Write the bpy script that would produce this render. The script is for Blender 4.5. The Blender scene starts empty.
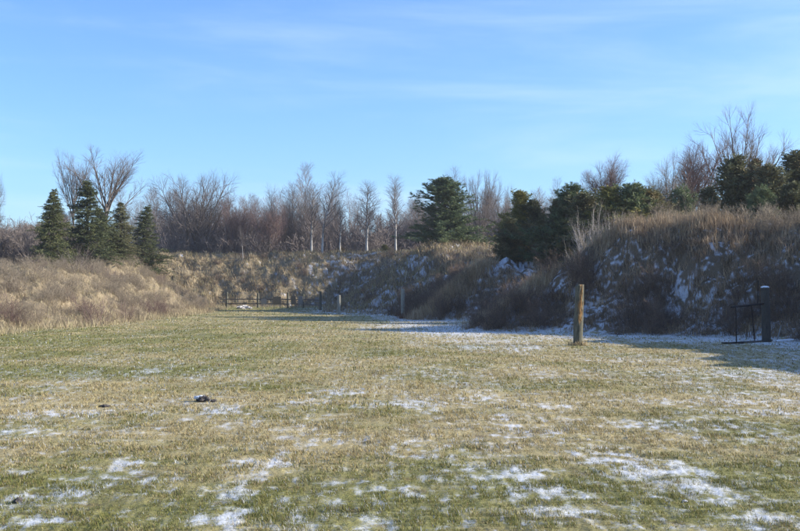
import bpy, bmesh, math, random
import numpy as np
from mathutils import Vector, noise as mnoise

scene = bpy.context.scene
COL = scene.collection
RNG = np.random.default_rng(11)

# ------------------------------------------------------------------ noise
def _hash(ix, iy, seed):
    h = (ix.astype(np.int64) * 374761393 + iy.astype(np.int64) * 668265263 + seed * 1442695041) & 0xffffffff
    h = ((h ^ (h >> 13)) * 1274126177) & 0xffffffff
    h = (h ^ (h >> 16)) & 0xffffffff
    return h.astype(np.float64) / 4294967295.0

def gnoise(x, y, seed=0):
    x = np.asarray(x, float); y = np.asarray(y, float)
    ix = np.floor(x); iy = np.floor(y); fx = x - ix; fy = y - iy
    u = fx * fx * fx * (fx * (fx * 6 - 15) + 10); v = fy * fy * fy * (fy * (fy * 6 - 15) + 10)
    def g(a, b):
        ang = _hash(ix + a, iy + b, seed) * 6.2831853
        return np.cos(ang) * (fx - a) + np.sin(ang) * (fy - b)
    n = (g(0, 0) * (1 - u) + g(1, 0) * u) * (1 - v) + (g(0, 1) * (1 - u) + g(1, 1) * u) * v
    return n * 1.5

def fbm(x, y, octaves=4, seed=0, gain=0.5):
    s = 0; a = 1; t = 0
    for i in range(octaves):
        s = s + a * gnoise(x * 2 ** i + 17.3 * i, y * 2 ** i - 9.1 * i, seed + i * 31)
        t += a; a *= gain
    return s / t

def sstep(a, b, x):
    t = np.clip((x - a) / (b - a), 0, 1)
    return t * t * (3 - 2 * t)

# ------------------------------------------------------------------ terrain: a flat range floor inside a U of earth berms
#        x,     y,   crest height, run of the slope
FLOOR = [(21, -40, 4.4, 7.5), (18.5, 5, 5.2, 7.5), (16.0, 25, 6.4, 7.5), (14.8, 33.5, 6.1, 7.2), (12.2, 38.8, 4.45, 7.0), (7.2, 44.0, 4.55, 6.6),
         (2.7, 47.8, 4.0, 6.3), (3.8, 53.0, 3.4, 6), (6.4, 58.5, 2.8, 5.5), (6.2, 62, 2.8, 5.0), (1.1, 66.4, 3.4, 5.2), (-0.6, 78, 4.0, 8),
         (-6.0, 94, 5.6, 9), (-6.8, 112, 6.4, 11), (-8.0, 127, 6.6, 13), (-22, 128, 6.4, 14), (-18.6, 110, 5.2, 9), (-16.5, 94, 3.9, 7.5),
         (-15.2, 61, 2.5, 7.5), (-16.2, 44, 2.3, 8), (-17, 30, 2.5, 9), (-18.5, 5, 2.5, 9), (-19, -40, 2.5, 9)]
PV = np.array(FLOOR, float)

def floor_info(x, y):
    """signed distance to the range floor's outline (positive outside), crest height, slope run, nearest edge"""
    x = np.asarray(x, float); y = np.asarray(y, float)
    best = np.full(x.shape, 1e18); H = np.zeros(x.shape); W = np.ones(x.shape); E = np.zeros(x.shape, int)
    inside = np.zeros(x.shape, bool)
    n = len(PV)
    for i in range(n):
        a = PV[i]; b = PV[(i + 1) % n]
        dx, dy = b[0] - a[0], b[1] - a[1]
        t = np.clip(((x - a[0]) * dx + (y - a[1]) * dy) / (dx * dx + dy * dy), 0, 1)
        d = (x - a[0] - t * dx) ** 2 + (y - a[1] - t * dy) ** 2
        m = d < best
        best = np.where(m, d, best); H = np.where(m, a[2] + t * (b[2] - a[2]), H); W = np.where(m, a[3] + t * (b[3] - a[3]), W); E = np.where(m, i, E)
        c = ((a[1] > y) != (b[1] > y))
        with np.errstate(divide='ignore', invalid='ignore'):
            xi = (b[0] - a[0]) * (y - a[1]) / (b[1] - a[1] if b[1] != a[1] else 1e-9) + a[0]
        inside ^= (c & (x < xi))
    sd = np.sqrt(best)
    return np.where(inside, -sd, sd), H, W, E

def height(x, y, info=None):
    sd, H, W, E = info if info is not None else floor_info(x, y)
    wob = fbm(np.asarray(x) / 5.0, np.asarray(y) / 5.0, 3, 5) * 1.3
    s = sd + np.where(sd > 0, np.clip(sd / 2, 0, 1), 0) * wob
    t = np.clip(s / W, 0, 1)
    f = 0.45 * t + 0.55 * t * t * (3 - 2 * t)
    quick = (E >= 4) & (E <= 8)
    back = np.where(quick, sstep(0, 1, (s - W - 0.5) / 7.0) * 0.62, sstep(0, 1, (s - W - 2.5) / 14.0) * 0.42)
    z = H * f * (1 - back)
    fade = sstep(60, 160, sd)
    z = z * (1 - 0.5 * fade)
    on = np.clip(sd / 2.5, 0, 1)
    z = z + on * (fbm(np.asarray(x) / 2.2, np.asarray(y) / 2.2, 4, 9) * 0.75 + fbm(np.asarray(x) / 0.8, np.asarray(y) / 0.8, 3, 12) * 0.30)
    # gentle roll of the mown floor
    z = z + (1 - on) * (fbm(np.asarray(x) / 9, np.asarray(y) / 9, 2, 21) * 0.06)
    return z

def ground_z(x, y):
    return float(height(np.array([x]), np.array([y]))[0])

# ------------------------------------------------------------------ what lies on the ground: snow cover and turf colour
def px(u, v):      # a spot on the flat floor seen from the camera position, in the survey's pixel units
    d = 1.6 * 1111 / (v - 293.0)
    return ((u - 400) / 1111 * d, d)

SNOW = []          # x, y, radius across, radius along, strength
for u, v, ru, rv, s in [(255, 461, 28, 5, .9), (245, 475, 16, 10, .7), (232, 492, 26, 7, .8), (230, 515, 26, 9, .9), (265, 463, 30, 6, .6),
                        (530, 472, 26, 7, .75), (548, 492, 30, 9, .8), (565, 512, 40, 10, .9), (600, 455, 30, 8, .6), (640, 470, 34, 8, .65),
                        (690, 485, 14, 7, .8), (672, 466, 20, 6, .6), (720, 495, 30, 7, .45), (760, 520, 40, 8, .5),
                        (345, 392, 22, 4, .8), (400, 405, 34, 3, .8), (425, 412, 16, 3, .6), (300, 402, 30, 3, .5),
                        (470, 398, 40, 4, .5), (520, 418, 40, 4, .55), (560, 406, 40, 3, .5), (700, 402, 60, 3, .55), (765, 412, 40, 3, .8),
                        (640, 425, 60, 5, .5), (180, 375, 40, 3, .4), (155, 370, 20, 3, .4), (130, 462, 16, 3, .9), (85, 458, 18, 4, .6),
                        (60, 410, 40, 3, .45), (225, 410, 20, 5, .6), (230, 422, 14, 5, .65), (85, 490, 20, 4, .7), (135, 495, 14, 4, .6),
                        (40, 520, 24, 5, .7), (20, 470, 26, 4, .5), (10, 495, 12, 5, .7), (120, 345, 30, 2, .35), (330, 480, 30, 6, .4),
                        (400, 490, 40, 8, .35), (458, 331, 40, 6, .7), (392, 325, 40, 4, .6), (500, 347, 50, 3, .6), (520, 430, 30, 6, .5),
                        (30, 430, 40, 5, .4), (150, 480, 30, 6, .4), (300, 500, 30, 5, .4), (360, 440, 50, 6, .4), (740, 440, 50, 6, .35)]:
    x, y = px(u, v); x2, _ = px(u + ru, v); y1 = px(u, v - rv)[1]; y2 = px(u, v + rv)[1]
    SNOW.append((x, y, max(x2 - x, .1), max((y1 - y2) / 2, .12), s))

def surface(x, y, info):
    """snow cover 0..1 and green share 0..1, plus a lightness factor"""
    sd, H, W, E = info
    blobs = np.zeros(x.shape)
    for bx, by, rx, ry, s in SNOW:
        q = ((x - bx) / rx) ** 2 + ((y - by) / ry) ** 2
        blobs = np.maximum(blobs, s * np.exp(-q * 0.8))
    right = ((E <= 11) & (x > -2)) | ((E >= 11) & (E <= 13) & (sd < 30))
    foot = np.where(right, np.exp(-np.clip(-sd - 0.4, 0, 50) / np.where(E <= 4, 4.6, 3.0)), 0) * (sd < 0)
    n1 = fbm(x / 0.8, y / 4.0, 4, 41); n2 = fbm(x / 0.14, y / 0.30, 3, 47) - 0.55 * fbm(x / 0.28, y / 0.28, 3, 91); n3 = fbm(x / 5.0, y / 4.0, 3, 53)
    val = blobs * 0.78 + foot * 0.85 + n1 * 0.30 + n3 * 0.20 + n2 * 0.74 + 0.01
    val = val + 0.10 * sstep(0, 14, x) - 0.14 * sstep(18, 40, y) * (x < 0) - 0.1 * sstep(24, 34, y)
    snow_floor = np.clip(0.88 * sstep(-0.15, 0.95, val) + 0.16 * sstep(-0.25, 0.35, n1 + 0.6 * n3 + 0.5 * n2), 0, 1)
    # berms: wind-packed snow between the tussocks of the shaded faces
    zs = np.clip(sd, 0, 30) * H / W; al = np.where(E <= 10, (x - y) * 0.7, np.where(E <= 13, -y, x)) + 0.25 * gnoise(x / 1.1, y / 1.1, 63); far = 1 + np.clip((np.hypot(x, y) - 55) / 60, 0, 1.2)
    b1 = fbm(al / 2.2, zs / 0.9, 4, 61); b2 = fbm(al / (0.28 * far), zs / (0.13 * far) + 0.6 * gnoise(x / .8, y / .8, 65), 4, 67)
    amt = np.where(E <= 6, 0.09, np.where(E <= 13, 0.07, np.where(E == 14, -0.25, -0.9)))
    amt = np.where((E == 14), amt + 0.26 * sstep(-20, -8, x), amt)
    top = sstep(0.15, 0.9, sd / W)
    amt = amt - 0.18 * top * (E <= 6) + 0.30 * np.exp(-np.clip(sd, 0, 9) / 1.5) * (E <= 11)
    amt = np.where((np.hypot(x - 6.6, (y - 69.5) * 0.7) < 1.7), amt + 0.18, amt)
    snow_berm = sstep(0.0, 0.34, amt + b1 * 0.32 + b2 * 0.85)
    snow = np.where(sd > 0, snow_berm * 0.88, snow_floor)
    snow = np.where((sd > W + 6), snow * 0.15, snow)
    # turf colour
    g = 0.49 + 0.10 * sstep(15, 10, y) + fbm(x / 2.6, y / 3.5, 3, 71) * 1.15 + fbm(x / 0.5, y / 0.5, 2, 73) * 0.45
    g = g - 0.50 * np.exp(-((y - 17.0) / 3.4) ** 2) * (1 - 0.7 * sstep(2.5, 6, x)) - 0.30 * sstep(19, 27, y) * sstep(-6, 4, x)
    g = g + 0.42 * np.exp(-((y - 24) / 3.0) ** 2) * sstep(-2, -7, x) + 0.55 * np.exp(-((y - 38 - (x + 14) * 0.3) / 6.0) ** 2) * sstep(-3, -9, x)
    g = g + 0.4 * np.exp(-((x - 0.2) / 2.2) ** 2 - ((y - 31) / 3.5) ** 2) + 0.5 * sstep(95, 112, y) - 0.14 * sstep(40, 60, y) * sstep(-9, 0, x)
    g = np.where(sd > 0, 0.12 + 0.15 * b1, g)
    green = np.clip(g, 0, 1)
    return snow, green

STRAW = np.array([0.415, 0.340, 0.172]); GREEN = np.array([0.225, 0.212, 0.070]); BROWN = np.array([0.155, 0.100, 0.048])

def turf_colour(x, y, green, info):
    sd = info[0]; E = info[3]
    v = 0.92 + 0.35 * fbm(x / 0.9, y / 0.9, 3, 81)
    c = STRAW * (1 - green[:, None]) + GREEN * green[:, None]
    soil = sstep(0.22, 0.5, fbm(x / 0.35, y / 0.35, 3, 83))[:, None] * 0.5
    c = c * (1 - soil) + BROWN * soil
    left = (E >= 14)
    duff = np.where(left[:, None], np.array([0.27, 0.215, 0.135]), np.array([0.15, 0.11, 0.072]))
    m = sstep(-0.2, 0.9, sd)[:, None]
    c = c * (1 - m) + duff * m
    return np.clip(c * v[:, None], 0.01, 0.6)

# ------------------------------------------------------------------ mesh helpers
def link(name, me, mats=(), parent=None):
    o = bpy.data.objects.new(name, me); COL.objects.link(o)
    for m in mats: me.materials.append(m)
    if parent is not None: o.parent = parent
    return o

def np_mesh(name, V, quads=None, tris=None, smooth=False):
    me = bpy.data.meshes.new(name)
    nq = 0 if quads is None else len(quads); nt = 0 if tris is None else len(tris)
    me.vertices.add(len(V)); me.vertices.foreach_set('co', np.ascontiguousarray(V, dtype=np.float32).ravel())
    loops = []; tot = []
    if nq: loops.append(np.asarray(quads, np.int32).ravel()); tot.append(np.full(nq, 4, np.int32))
    if nt: loops.append(np.asarray(tris, np.int32).ravel()); tot.append(np.full(nt, 3, np.int32))
    loops = np.concatenate(loops); tot = np.concatenate(tot)
    start = np.concatenate([[0], np.cumsum(tot)[:-1]]).astype(np.int32)
    me.loops.add(len(loops)); me.loops.foreach_set('vertex_index', loops)
    me.polygons.add(len(tot)); me.polygons.foreach_set('loop_start', start); me.polygons.foreach_set('loop_total', tot)
    me.update(calc_edges=True)
    if smooth: me.polygons.foreach_set('use_smooth', np.ones(len(tot), bool))
    return me

def col_attr(me, name, C):
    a = me.attributes.new(name, 'FLOAT_COLOR', 'POINT')
    C4 = np.ones((len(C), 4), np.float32); C4[:, :3] = C
    a.data.foreach_set('color', C4.ravel())

def float_attr(me, name, F):
    a = me.attributes.new(name, 'FLOAT', 'POINT'); a.data.foreach_set('value', np.asarray(F, np.float32))

def tag(o, label, cat, group=None, kind=None):
    o['label'] = label; o['category'] = cat
    if group: o['group'] = group
    if kind: o['kind'] = kind
    return o

def empty(name, loc):
    o = bpy.data.objects.new(name, None); COL.objects.link(o); o.location = loc; o.empty_display_size = 0.3
    return o

# ------------------------------------------------------------------ materials
def new_mat(name):
    m = bpy.data.materials.new(name); m.use_nodes = True
    nt = m.node_tree; nt.nodes.clear()
    out = nt.nodes.new('ShaderNodeOutputMaterial'); b = nt.nodes.new('ShaderNodeBsdfPrincipled')
    nt.links.new(b.outputs[0], out.inputs[0])
    b.inputs['Roughness'].default_value = 0.85
    b.inputs['Specular IOR Level'].default_value = 0.2
    return m, nt, b

def ramp(nt, stops):
    r = nt.nodes.new('ShaderNodeValToRGB')
    e = r.color_ramp.elements
    while len(e) < len(stops): e.new(0.5)
    for i, (p, c) in enumerate(stops):
        e[i].position = p; e[i].color = (*c, 1)
    return r

def mat_twig(name, stops, rough=0.8, lichen=None):
    """bark that differs from stem to stem"""
    m, nt, b = new_mat(name)
    g = nt.nodes.new('ShaderNodeNewGeometry'); r = ramp(nt, stops)
    tc = nt.nodes.new('ShaderNodeTexCoord'); n = nt.nodes.new('ShaderNodeTexNoise'); n.inputs['Scale'].default_value = 5; n.inputs['Detail'].default_value = 3
    nt.links.new(tc.outputs['Object'], n.inputs['Vector'])
    mx = nt.nodes.new('ShaderNodeMath'); mx.operation = 'MULTIPLY_ADD'; mx.inputs[1].default_value = 0.55
    ad = nt.nodes.new('ShaderNodeMath'); ad.operation = 'MULTIPLY'; ad.inputs[1].default_value = 0.45
    nt.links.new(n.outputs['Fac'], ad.inputs[0])
    nt.links.new(g.outputs['Random Per Island'], mx.inputs[0]); nt.links.new(ad.outputs[0], mx.inputs[2])
    nt.links.new(mx.outputs[0], r.inputs[0]); nt.links.new(r.outputs[0], b.inputs['Base Color'])
    b.inputs['Roughness'].default_value = rough
    return m

def mat_attr(name, transl=0.0):
    """blades and leaves: each carries its own tint"""
    m, nt, b = new_mat(name)
    a = nt.nodes.new('ShaderNodeAttribute'); a.attribute_name = 'tint'
    nt.links.new(a.outputs['Color'], b.inputs['Base Color'])
    b.inputs['Roughness'].default_value = 0.7
    if transl:
        t = nt.nodes.new('ShaderNodeBsdfTranslucent'); mix = nt.nodes.new('ShaderNodeMixShader'); mix.inputs[0].default_value = transl
        out = [n for n in nt.nodes if n.type == 'OUTPUT_MATERIAL'][0]
        nt.links.new(a.outputs['Color'], t.inputs['Color'])
        nt.links.new(b.outputs[0], mix.inputs[1]); nt.links.new(t.outputs[0], mix.inputs[2]); nt.links.new(mix.outputs[0], out.inputs[0])
    return m

def mat_needles(name, stops, transl=0.15):
    m, nt, b = new_mat(name)
    g = nt.nodes.new('ShaderNodeNewGeometry'); tc = nt.nodes.new('ShaderNodeTexCoord'); n = nt.nodes.new('ShaderNodeTexNoise')
    n.inputs['Scale'].default_value = 0.9; n.inputs['Detail'].default_value = 3
    oi = nt.nodes.new('ShaderNodeObjectInfo')
    nt.links.new(tc.outputs['Object'], n.inputs['Vector'])
    m1 = nt.nodes.new('ShaderNodeMath'); m1.operation = 'MULTIPLY_ADD'; m1.inputs[1].default_value = 0.4
    m2 = nt.nodes.new('ShaderNodeMath'); m2.operation = 'MULTIPLY_ADD'; m2.inputs[1].default_value = 0.9; m2.inputs[2].default_value = -0.25
    m3 = nt.nodes.new('ShaderNodeMath'); m3.operation = 'MULTIPLY_ADD'; m3.inputs[1].default_value = 0.2
    nt.links.new(n.outputs['Fac'], m2.inputs[0])
    nt.links.new(g.outputs['Random Per Island'], m1.inputs[0]); nt.links.new(m2.outputs[0], m1.inputs[2])
    nt.links.new(oi.outputs['Random'], m3.inputs[0]); nt.links.new(m1.outputs[0], m3.inputs[2])
    r = ramp(nt, stops); nt.links.new(m3.outputs[0], r.inputs[0]); nt.links.new(r.outputs[0], b.inputs['Base Color'])
    b.inputs['Roughness'].default_value = 0.6
    t = nt.nodes.new('ShaderNodeBsdfTranslucent'); mix = nt.nodes.new('ShaderNodeMixShader'); mix.inputs[0].default_value = transl
    out = [q for q in nt.nodes if q.type == 'OUTPUT_MATERIAL'][0]
    nt.links.new(r.outputs[0], t.inputs['Color']); nt.links.new(b.outputs[0], mix.inputs[1]); nt.links.new(t.outputs[0], mix.inputs[2]); nt.links.new(mix.outputs[0], out.inputs[0])
    return m

def mat_ground():
    m, nt, b = new_mat('turf_and_snow')
    a = nt.nodes.new('ShaderNodeAttribute'); a.attribute_name = 'tint'
    s = nt.nodes.new('ShaderNodeAttribute'); s.attribute_name = 'snow'
    tc = nt.nodes.new('ShaderNodeTexCoord'); n = nt.nodes.new('ShaderNodeTexNoise'); n.inputs['Scale'].default_value = 38; n.inputs['Detail'].default_value = 4; n.inputs['Roughness'].default_value = 0.7
    nt.links.new(tc.outputs['Object'], n.inputs['Vector'])
    # thatch: fine light and dark fibres
    hs = nt.nodes.new('ShaderNodeMix'); hs.data_type = 'RGBA'; hs.blend_type = 'MULTIPLY'; hs.inputs['Factor'].default_value = 0.8
    rr = ramp(nt, [(0.28, (0.25, 0.23, 0.20)), (0.72, (1.45, 1.45, 1.4))])
    nt.links.new(n.outputs['Fac'], rr.inputs[0])
    nt.links.new(a.outputs['Color'], hs.inputs['A']); nt.links.new(rr.outputs[0], hs.inputs['B'])
    # snow edge eaten into by the fibres and by coarser clumps
    n_c = nt.nodes.new('ShaderNodeTexNoise'); n_c.inputs['Scale'].default_value = 7; n_c.inputs['Detail'].default_value = 6; n_c.inputs['Roughness'].default_value = 0.75
    nt.links.new(tc.outputs['Object'], n_c.inputs['Vector'])
    n_s = nt.nodes.new('ShaderNodeMath'); n_s.operation = 'MULTIPLY_ADD'; n_s.inputs[1].default_value = 0.9; nt.links.new(n_c.outputs['Fac'], n_s.inputs[0])
    n_h = nt.nodes.new('ShaderNodeMath'); n_h.operation = 'MULTIPLY'; n_h.inputs[1].default_value = 1.0; nt.links.new(n.outputs['Fac'], n_h.inputs[0]); nt.links.new(n_h.outputs[0], n_s.inputs[2])
    ma = nt.nodes.new('ShaderNodeMath'); ma.operation = 'MULTIPLY_ADD'; ma.inputs[1].default_value = 1.5; ma.inputs[2].default_value = -1.38
    nt.links.new(n_s.outputs[0], ma.inputs[0])
    sb = nt.nodes.new('ShaderNodeMath'); sb.operation = 'SUBTRACT'; nt.links.new(s.outputs['Fac'], sb.inputs[0]); nt.links.new(ma.outputs[0], sb.inputs[1])
    mr = nt.nodes.new('ShaderNodeMapRange'); mr.interpolation_type = 'SMOOTHSTEP'; mr.inputs['From Min'].default_value = 0.06; mr.inputs['From Max'].default_value = 0.98; mr.inputs['To Max'].default_value = 0.66
    nt.links.new(sb.outputs[0], mr.inputs['Value'])
    mx = nt.nodes.new('ShaderNodeMix'); mx.data_type = 'RGBA'; mx.inputs['B'].default_value = (0.70, 0.73, 0.79, 1)
    nt.links.new(mr.outputs[0], mx.inputs['Factor']); nt.links.new(hs.outputs['Result'], mx.inputs['A'])
    nt.links.new(mx.outputs['Result'], b.inputs['Base Color'])
    b.inputs['Roughness'].default_value = 0.9
    bp = nt.nodes.new('ShaderNodeBump'); bp.inputs['Strength'].default_value = 0.5; bp.inputs['Distance'].default_value = 0.02
    nt.links.new(n.outputs['Fac'], bp.inputs['Height']); nt.links.new(bp.outputs[0], b.inputs['Normal'])
    return m

def mat_noise(name, stops, scale=6, stretch=(1, 1, 1), bump=0.3, rough=0.85, detail=5, attr=None, attr_col=None):
    m, nt, b = new_mat(name)
    tc = nt.nodes.new('ShaderNodeTexCoord'); mp = nt.nodes.new('ShaderNodeMapping'); mp.inputs['Scale'].default_value = stretch
    n = nt.nodes.new('ShaderNodeTexNoise'); n.inputs['Scale'].default_value = scale; n.inputs['Detail'].default_value = detail; n.inputs['Roughness'].default_value = 0.65
    nt.links.new(tc.outputs['Object'], mp.inputs[0]); nt.links.new(mp.outputs[0], n.inputs['Vector'])
    r = ramp(nt, stops); nt.links.new(n.outputs['Fac'], r.inputs[0])
    last = r.outputs[0]
    if attr:
        a = nt.nodes.new('ShaderNodeAttribute'); a.attribute_name = attr
        r2 = ramp(nt, attr_col); nt.links.new(n.outputs['Fac'], r2.inputs[0])
        mx = nt.nodes.new('ShaderNodeMix'); mx.data_type = 'RGBA'
        nt.links.new(a.outputs['Fac'], mx.inputs['Factor']); nt.links.new(last, mx.inputs['A']); nt.links.new(r2.outputs[0], mx.inputs['B'])
        last = mx.outputs['Result']
    nt.links.new(last, b.inputs['Base Color'])
    b.inputs['Roughness'].default_value = rough
    bp = nt.nodes.new('ShaderNodeBump'); bp.inputs['Strength'].default_value = bump; bp.inputs['Distance'].default_value = 0.02
    nt.links.new(n.outputs['Fac'], bp.inputs['Height']); nt.links.new(bp.outputs[0], b.inputs['Normal'])
    return m

M_GROUND = mat_ground()
M_BLADE = mat_attr('grass_blade', 0.25)
M_STALK = mat_attr('dead_stalk', 0.2)
M_BARK = mat_twig('grey_bark', [(0.2, (0.081, 0.065, 0.053)), (0.8, (0.186, 0.164, 0.143))])
M_BARK_DARK = mat_twig('dark_bark', [(0.2, (0.043, 0.034, 0.028)), (0.8, (0.105, 0.087, 0.074))])
M_BARK_PALE = mat_twig('pale_bark', [(0.1, (0.144, 0.130, 0.112)), (0.5, (0.331, 0.310, 0.281)), (0.9, (0.432, 0.410, 0.374))])
M_TWIG = mat_twig('grey_twigs', [(0.2, (0.084, 0.067, 0.059)), (0.8, (0.175, 0.147, 0.133))])
M_TWIG_GREY = mat_twig('brush_grey', [(0.2, (0.12, 0.098, 0.085)), (0.8, (0.25, 0.21, 0.185))])
M_TWIG_RED = mat_twig('reddish_twigs', [(0.2, (0.094, 0.056, 0.050)), (0.8, (0.188, 0.131, 0.119))])
M_TWIG_TAN = mat_twig('tan_twigs', [(0.2, (0.158, 0.121, 0.088)), (0.8, (0.335, 0.265, 0.200))])
M_TWIG_PALE = mat_twig('pale_stems', [(0.2, (0.260, 0.230, 0.210)), (0.8, (0.540, 0.490, 0.450))])
M_TWIG_WOODS = mat_twig('wood_stems', [(0.1, (0.105, 0.084, 0.075)), (0.6, (0.176, 0.145, 0.132)), (0.95, (0.308, 0.270, 0.248))])
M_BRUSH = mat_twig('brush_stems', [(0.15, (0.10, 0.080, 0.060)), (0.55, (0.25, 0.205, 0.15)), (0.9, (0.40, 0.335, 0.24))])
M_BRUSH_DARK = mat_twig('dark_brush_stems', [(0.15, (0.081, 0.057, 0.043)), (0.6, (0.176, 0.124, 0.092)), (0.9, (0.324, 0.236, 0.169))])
M_BRUSH_MAUVE = mat_twig('mauve_stems', [(0.15, (0.094, 0.059, 0.051)), (0.8, (0.190, 0.131, 0.114))])
M_SPRUCE = mat_needles('spruce_needles', [(0.1, (0.046, 0.059, 0.028)), (0.5, (0.112, 0.130, 0.055)), (0.95, (0.241, 0.228, 0.096))])
M_PINE = mat_needles('pine_needles', [(0.1, (0.054, 0.085, 0.046)), (0.5, (0.138, 0.181, 0.087)), (0.95, (0.312, 0.323, 0.132))])
M_JUNIPER = mat_needles('juniper_sprays', [(0.1, (0.065, 0.074, 0.040)), (0.55, (0.158, 0.163, 0.080)), (0.95, (0.369, 0.282, 0.136))])
M_RUST = mat_needles('rusty_sprays', [(0.1, (0.063, 0.055, 0.023)), (0.55, (0.154, 0.106, 0.045)), (0.95, (0.271, 0.162, 0.073))])
M_OLIVE = mat_needles('olive_sprays', [(0.1, (0.091, 0.110, 0.034)), (0.55, (0.231, 0.223, 0.064)), (0.95, (0.432, 0.365, 0.110))])

# ------------------------------------------------------------------ ground mesh: finer where one stands nearer to it
def build_terrain():
    fine = np.radians(np.linspace(-23.5, 23.5, 1000))
    step = np.radians(np.linspace(0, 1, 41)[1:] ** 1.3 * (180 - 23.5)) + fine[-1]
    ang = np.concatenate([-step[::-1][1:], fine, step])      # closes at +-180 degrees
    r = [0.5, 1.5, 3.0, 4.5]
    while r[-1] < 3500:
        d = r[-1]
        if d < 70: r.append(d + min(max(0.0006 * d * d, 0.012), 0.19 if d < 36 or d > 58 else 0.11) if d > 6.5 else d + 0.12)
        elif d < 150: r.append(d + 0.4)
        else: r.append(d * 1.09)
    r = np.array(r)
    A, R = np.meshgrid(ang, r)
    X = (R * np.sin(A)).ravel(); Y = (R * np.cos(A)).ravel()
    info = floor_info(X, Y)
    Z = height(X, Y, info)
    snow, green = surface(X, Y, info)
    near = np.clip(1.2 - np.hypot(X, Y) / 45, 0, 1) * (info[0] < 1)
    tuss = fbm(X / 0.28, Y / 0.28, 3, 91); micro = fbm(X / 0.07, Y / 0.07, 2, 95)
    Z += near * (0.019 * tuss + 0.008 * micro) + near * snow * 0.006
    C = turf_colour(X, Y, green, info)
    na, nr = len(ang), len(r)
    idx = np.arange(na * nr).reshape(nr, na)
    nxt = np.roll(idx, -1, axis=1)
    Q = np.stack([idx[:-1], nxt[:-1], nxt[1:], idx[1:]], -1).reshape(-1, 4)
    Q = Q[:, ::-1]
    fsd = info[0][Q].mean(1); fE = info[3][Q[:, 0]]
    region = np.where(fsd < 0.25, 0, np.where(fE <= 12, 1, np.where(fE <= 14, 2, 3)))
    region = np.where((fsd >= 0.25) & (Y[Q[:, 0]] < 40) & (X[Q[:, 0]] > 0), 1, region)
    names = [('field', 'mown field of short straw and green grass streaked with thin snow', 'field'),
             ('hill_right', 'shaded earth berm with snow between dark tussocks beside the round post', 'hill'),
             ('hill_far', 'earth berm closing the far end of the field behind the fence', 'hill'),
             ('hill_left', 'low sunlit earth berm under tan brush and spruces', 'hill')]
    V = np.stack([X, Y, Z], 1)
    for k, (nm, lab, cat) in enumerate(names):
        q = Q[region == k]
        used, inv = np.unique(q, return_inverse=True)
        me = np_mesh(nm, V[used], quads=inv.reshape(-1, 4), smooth=True)
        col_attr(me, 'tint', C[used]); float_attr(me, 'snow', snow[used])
        tag(link(nm, me, [M_GROUND]), lab, cat, kind='structure')

build_terrain()

# ------------------------------------------------------------------ blades
def blades(name, P, h, w, az, lean, tint, mat, label, cat, bend=0.5):
    """P (N,3) roots; each blade is a quad and a triangle that lean over"""
    n = len(P)
    side = np.stack([np.cos(az), np.sin(az), np.zeros(n)], 1)
    fwd = np.stack([-np.sin(az), np.cos(az), np.zeros(n)], 1)
    up = np.array([0, 0, 1.0])
    l1 = lean * 0.5; l2 = lean * (0.5 + bend)
    mid = P + up * (h * 0.55 * np.cos(l1))[:, None] + fwd * (h * 0.55 * np.sin(l1))[:, None]
    tip = mid + up * (h * 0.45 * np.cos(l2))[:, None] + fwd * (h * 0.45 * np.sin(l2))[:, None]
    hw = (w / 2)[:, None] * side
    V = np.stack([P - hw, P + hw, mid + hw * 0.8, mid - hw * 0.8, tip], 1).reshape(-1, 3)
    b = np.arange(n)[:, None] * 5
    me = np_mesh(name, V, quads=b + np.array([0, 1, 2, 3]), tris=b + np.array([3, 2, 4]))
    col_attr(me, 'tint', np.repeat(tint, 5, axis=0))
    return tag(link(name, me, [mat]), label, cat, kind='stuff')

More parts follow.
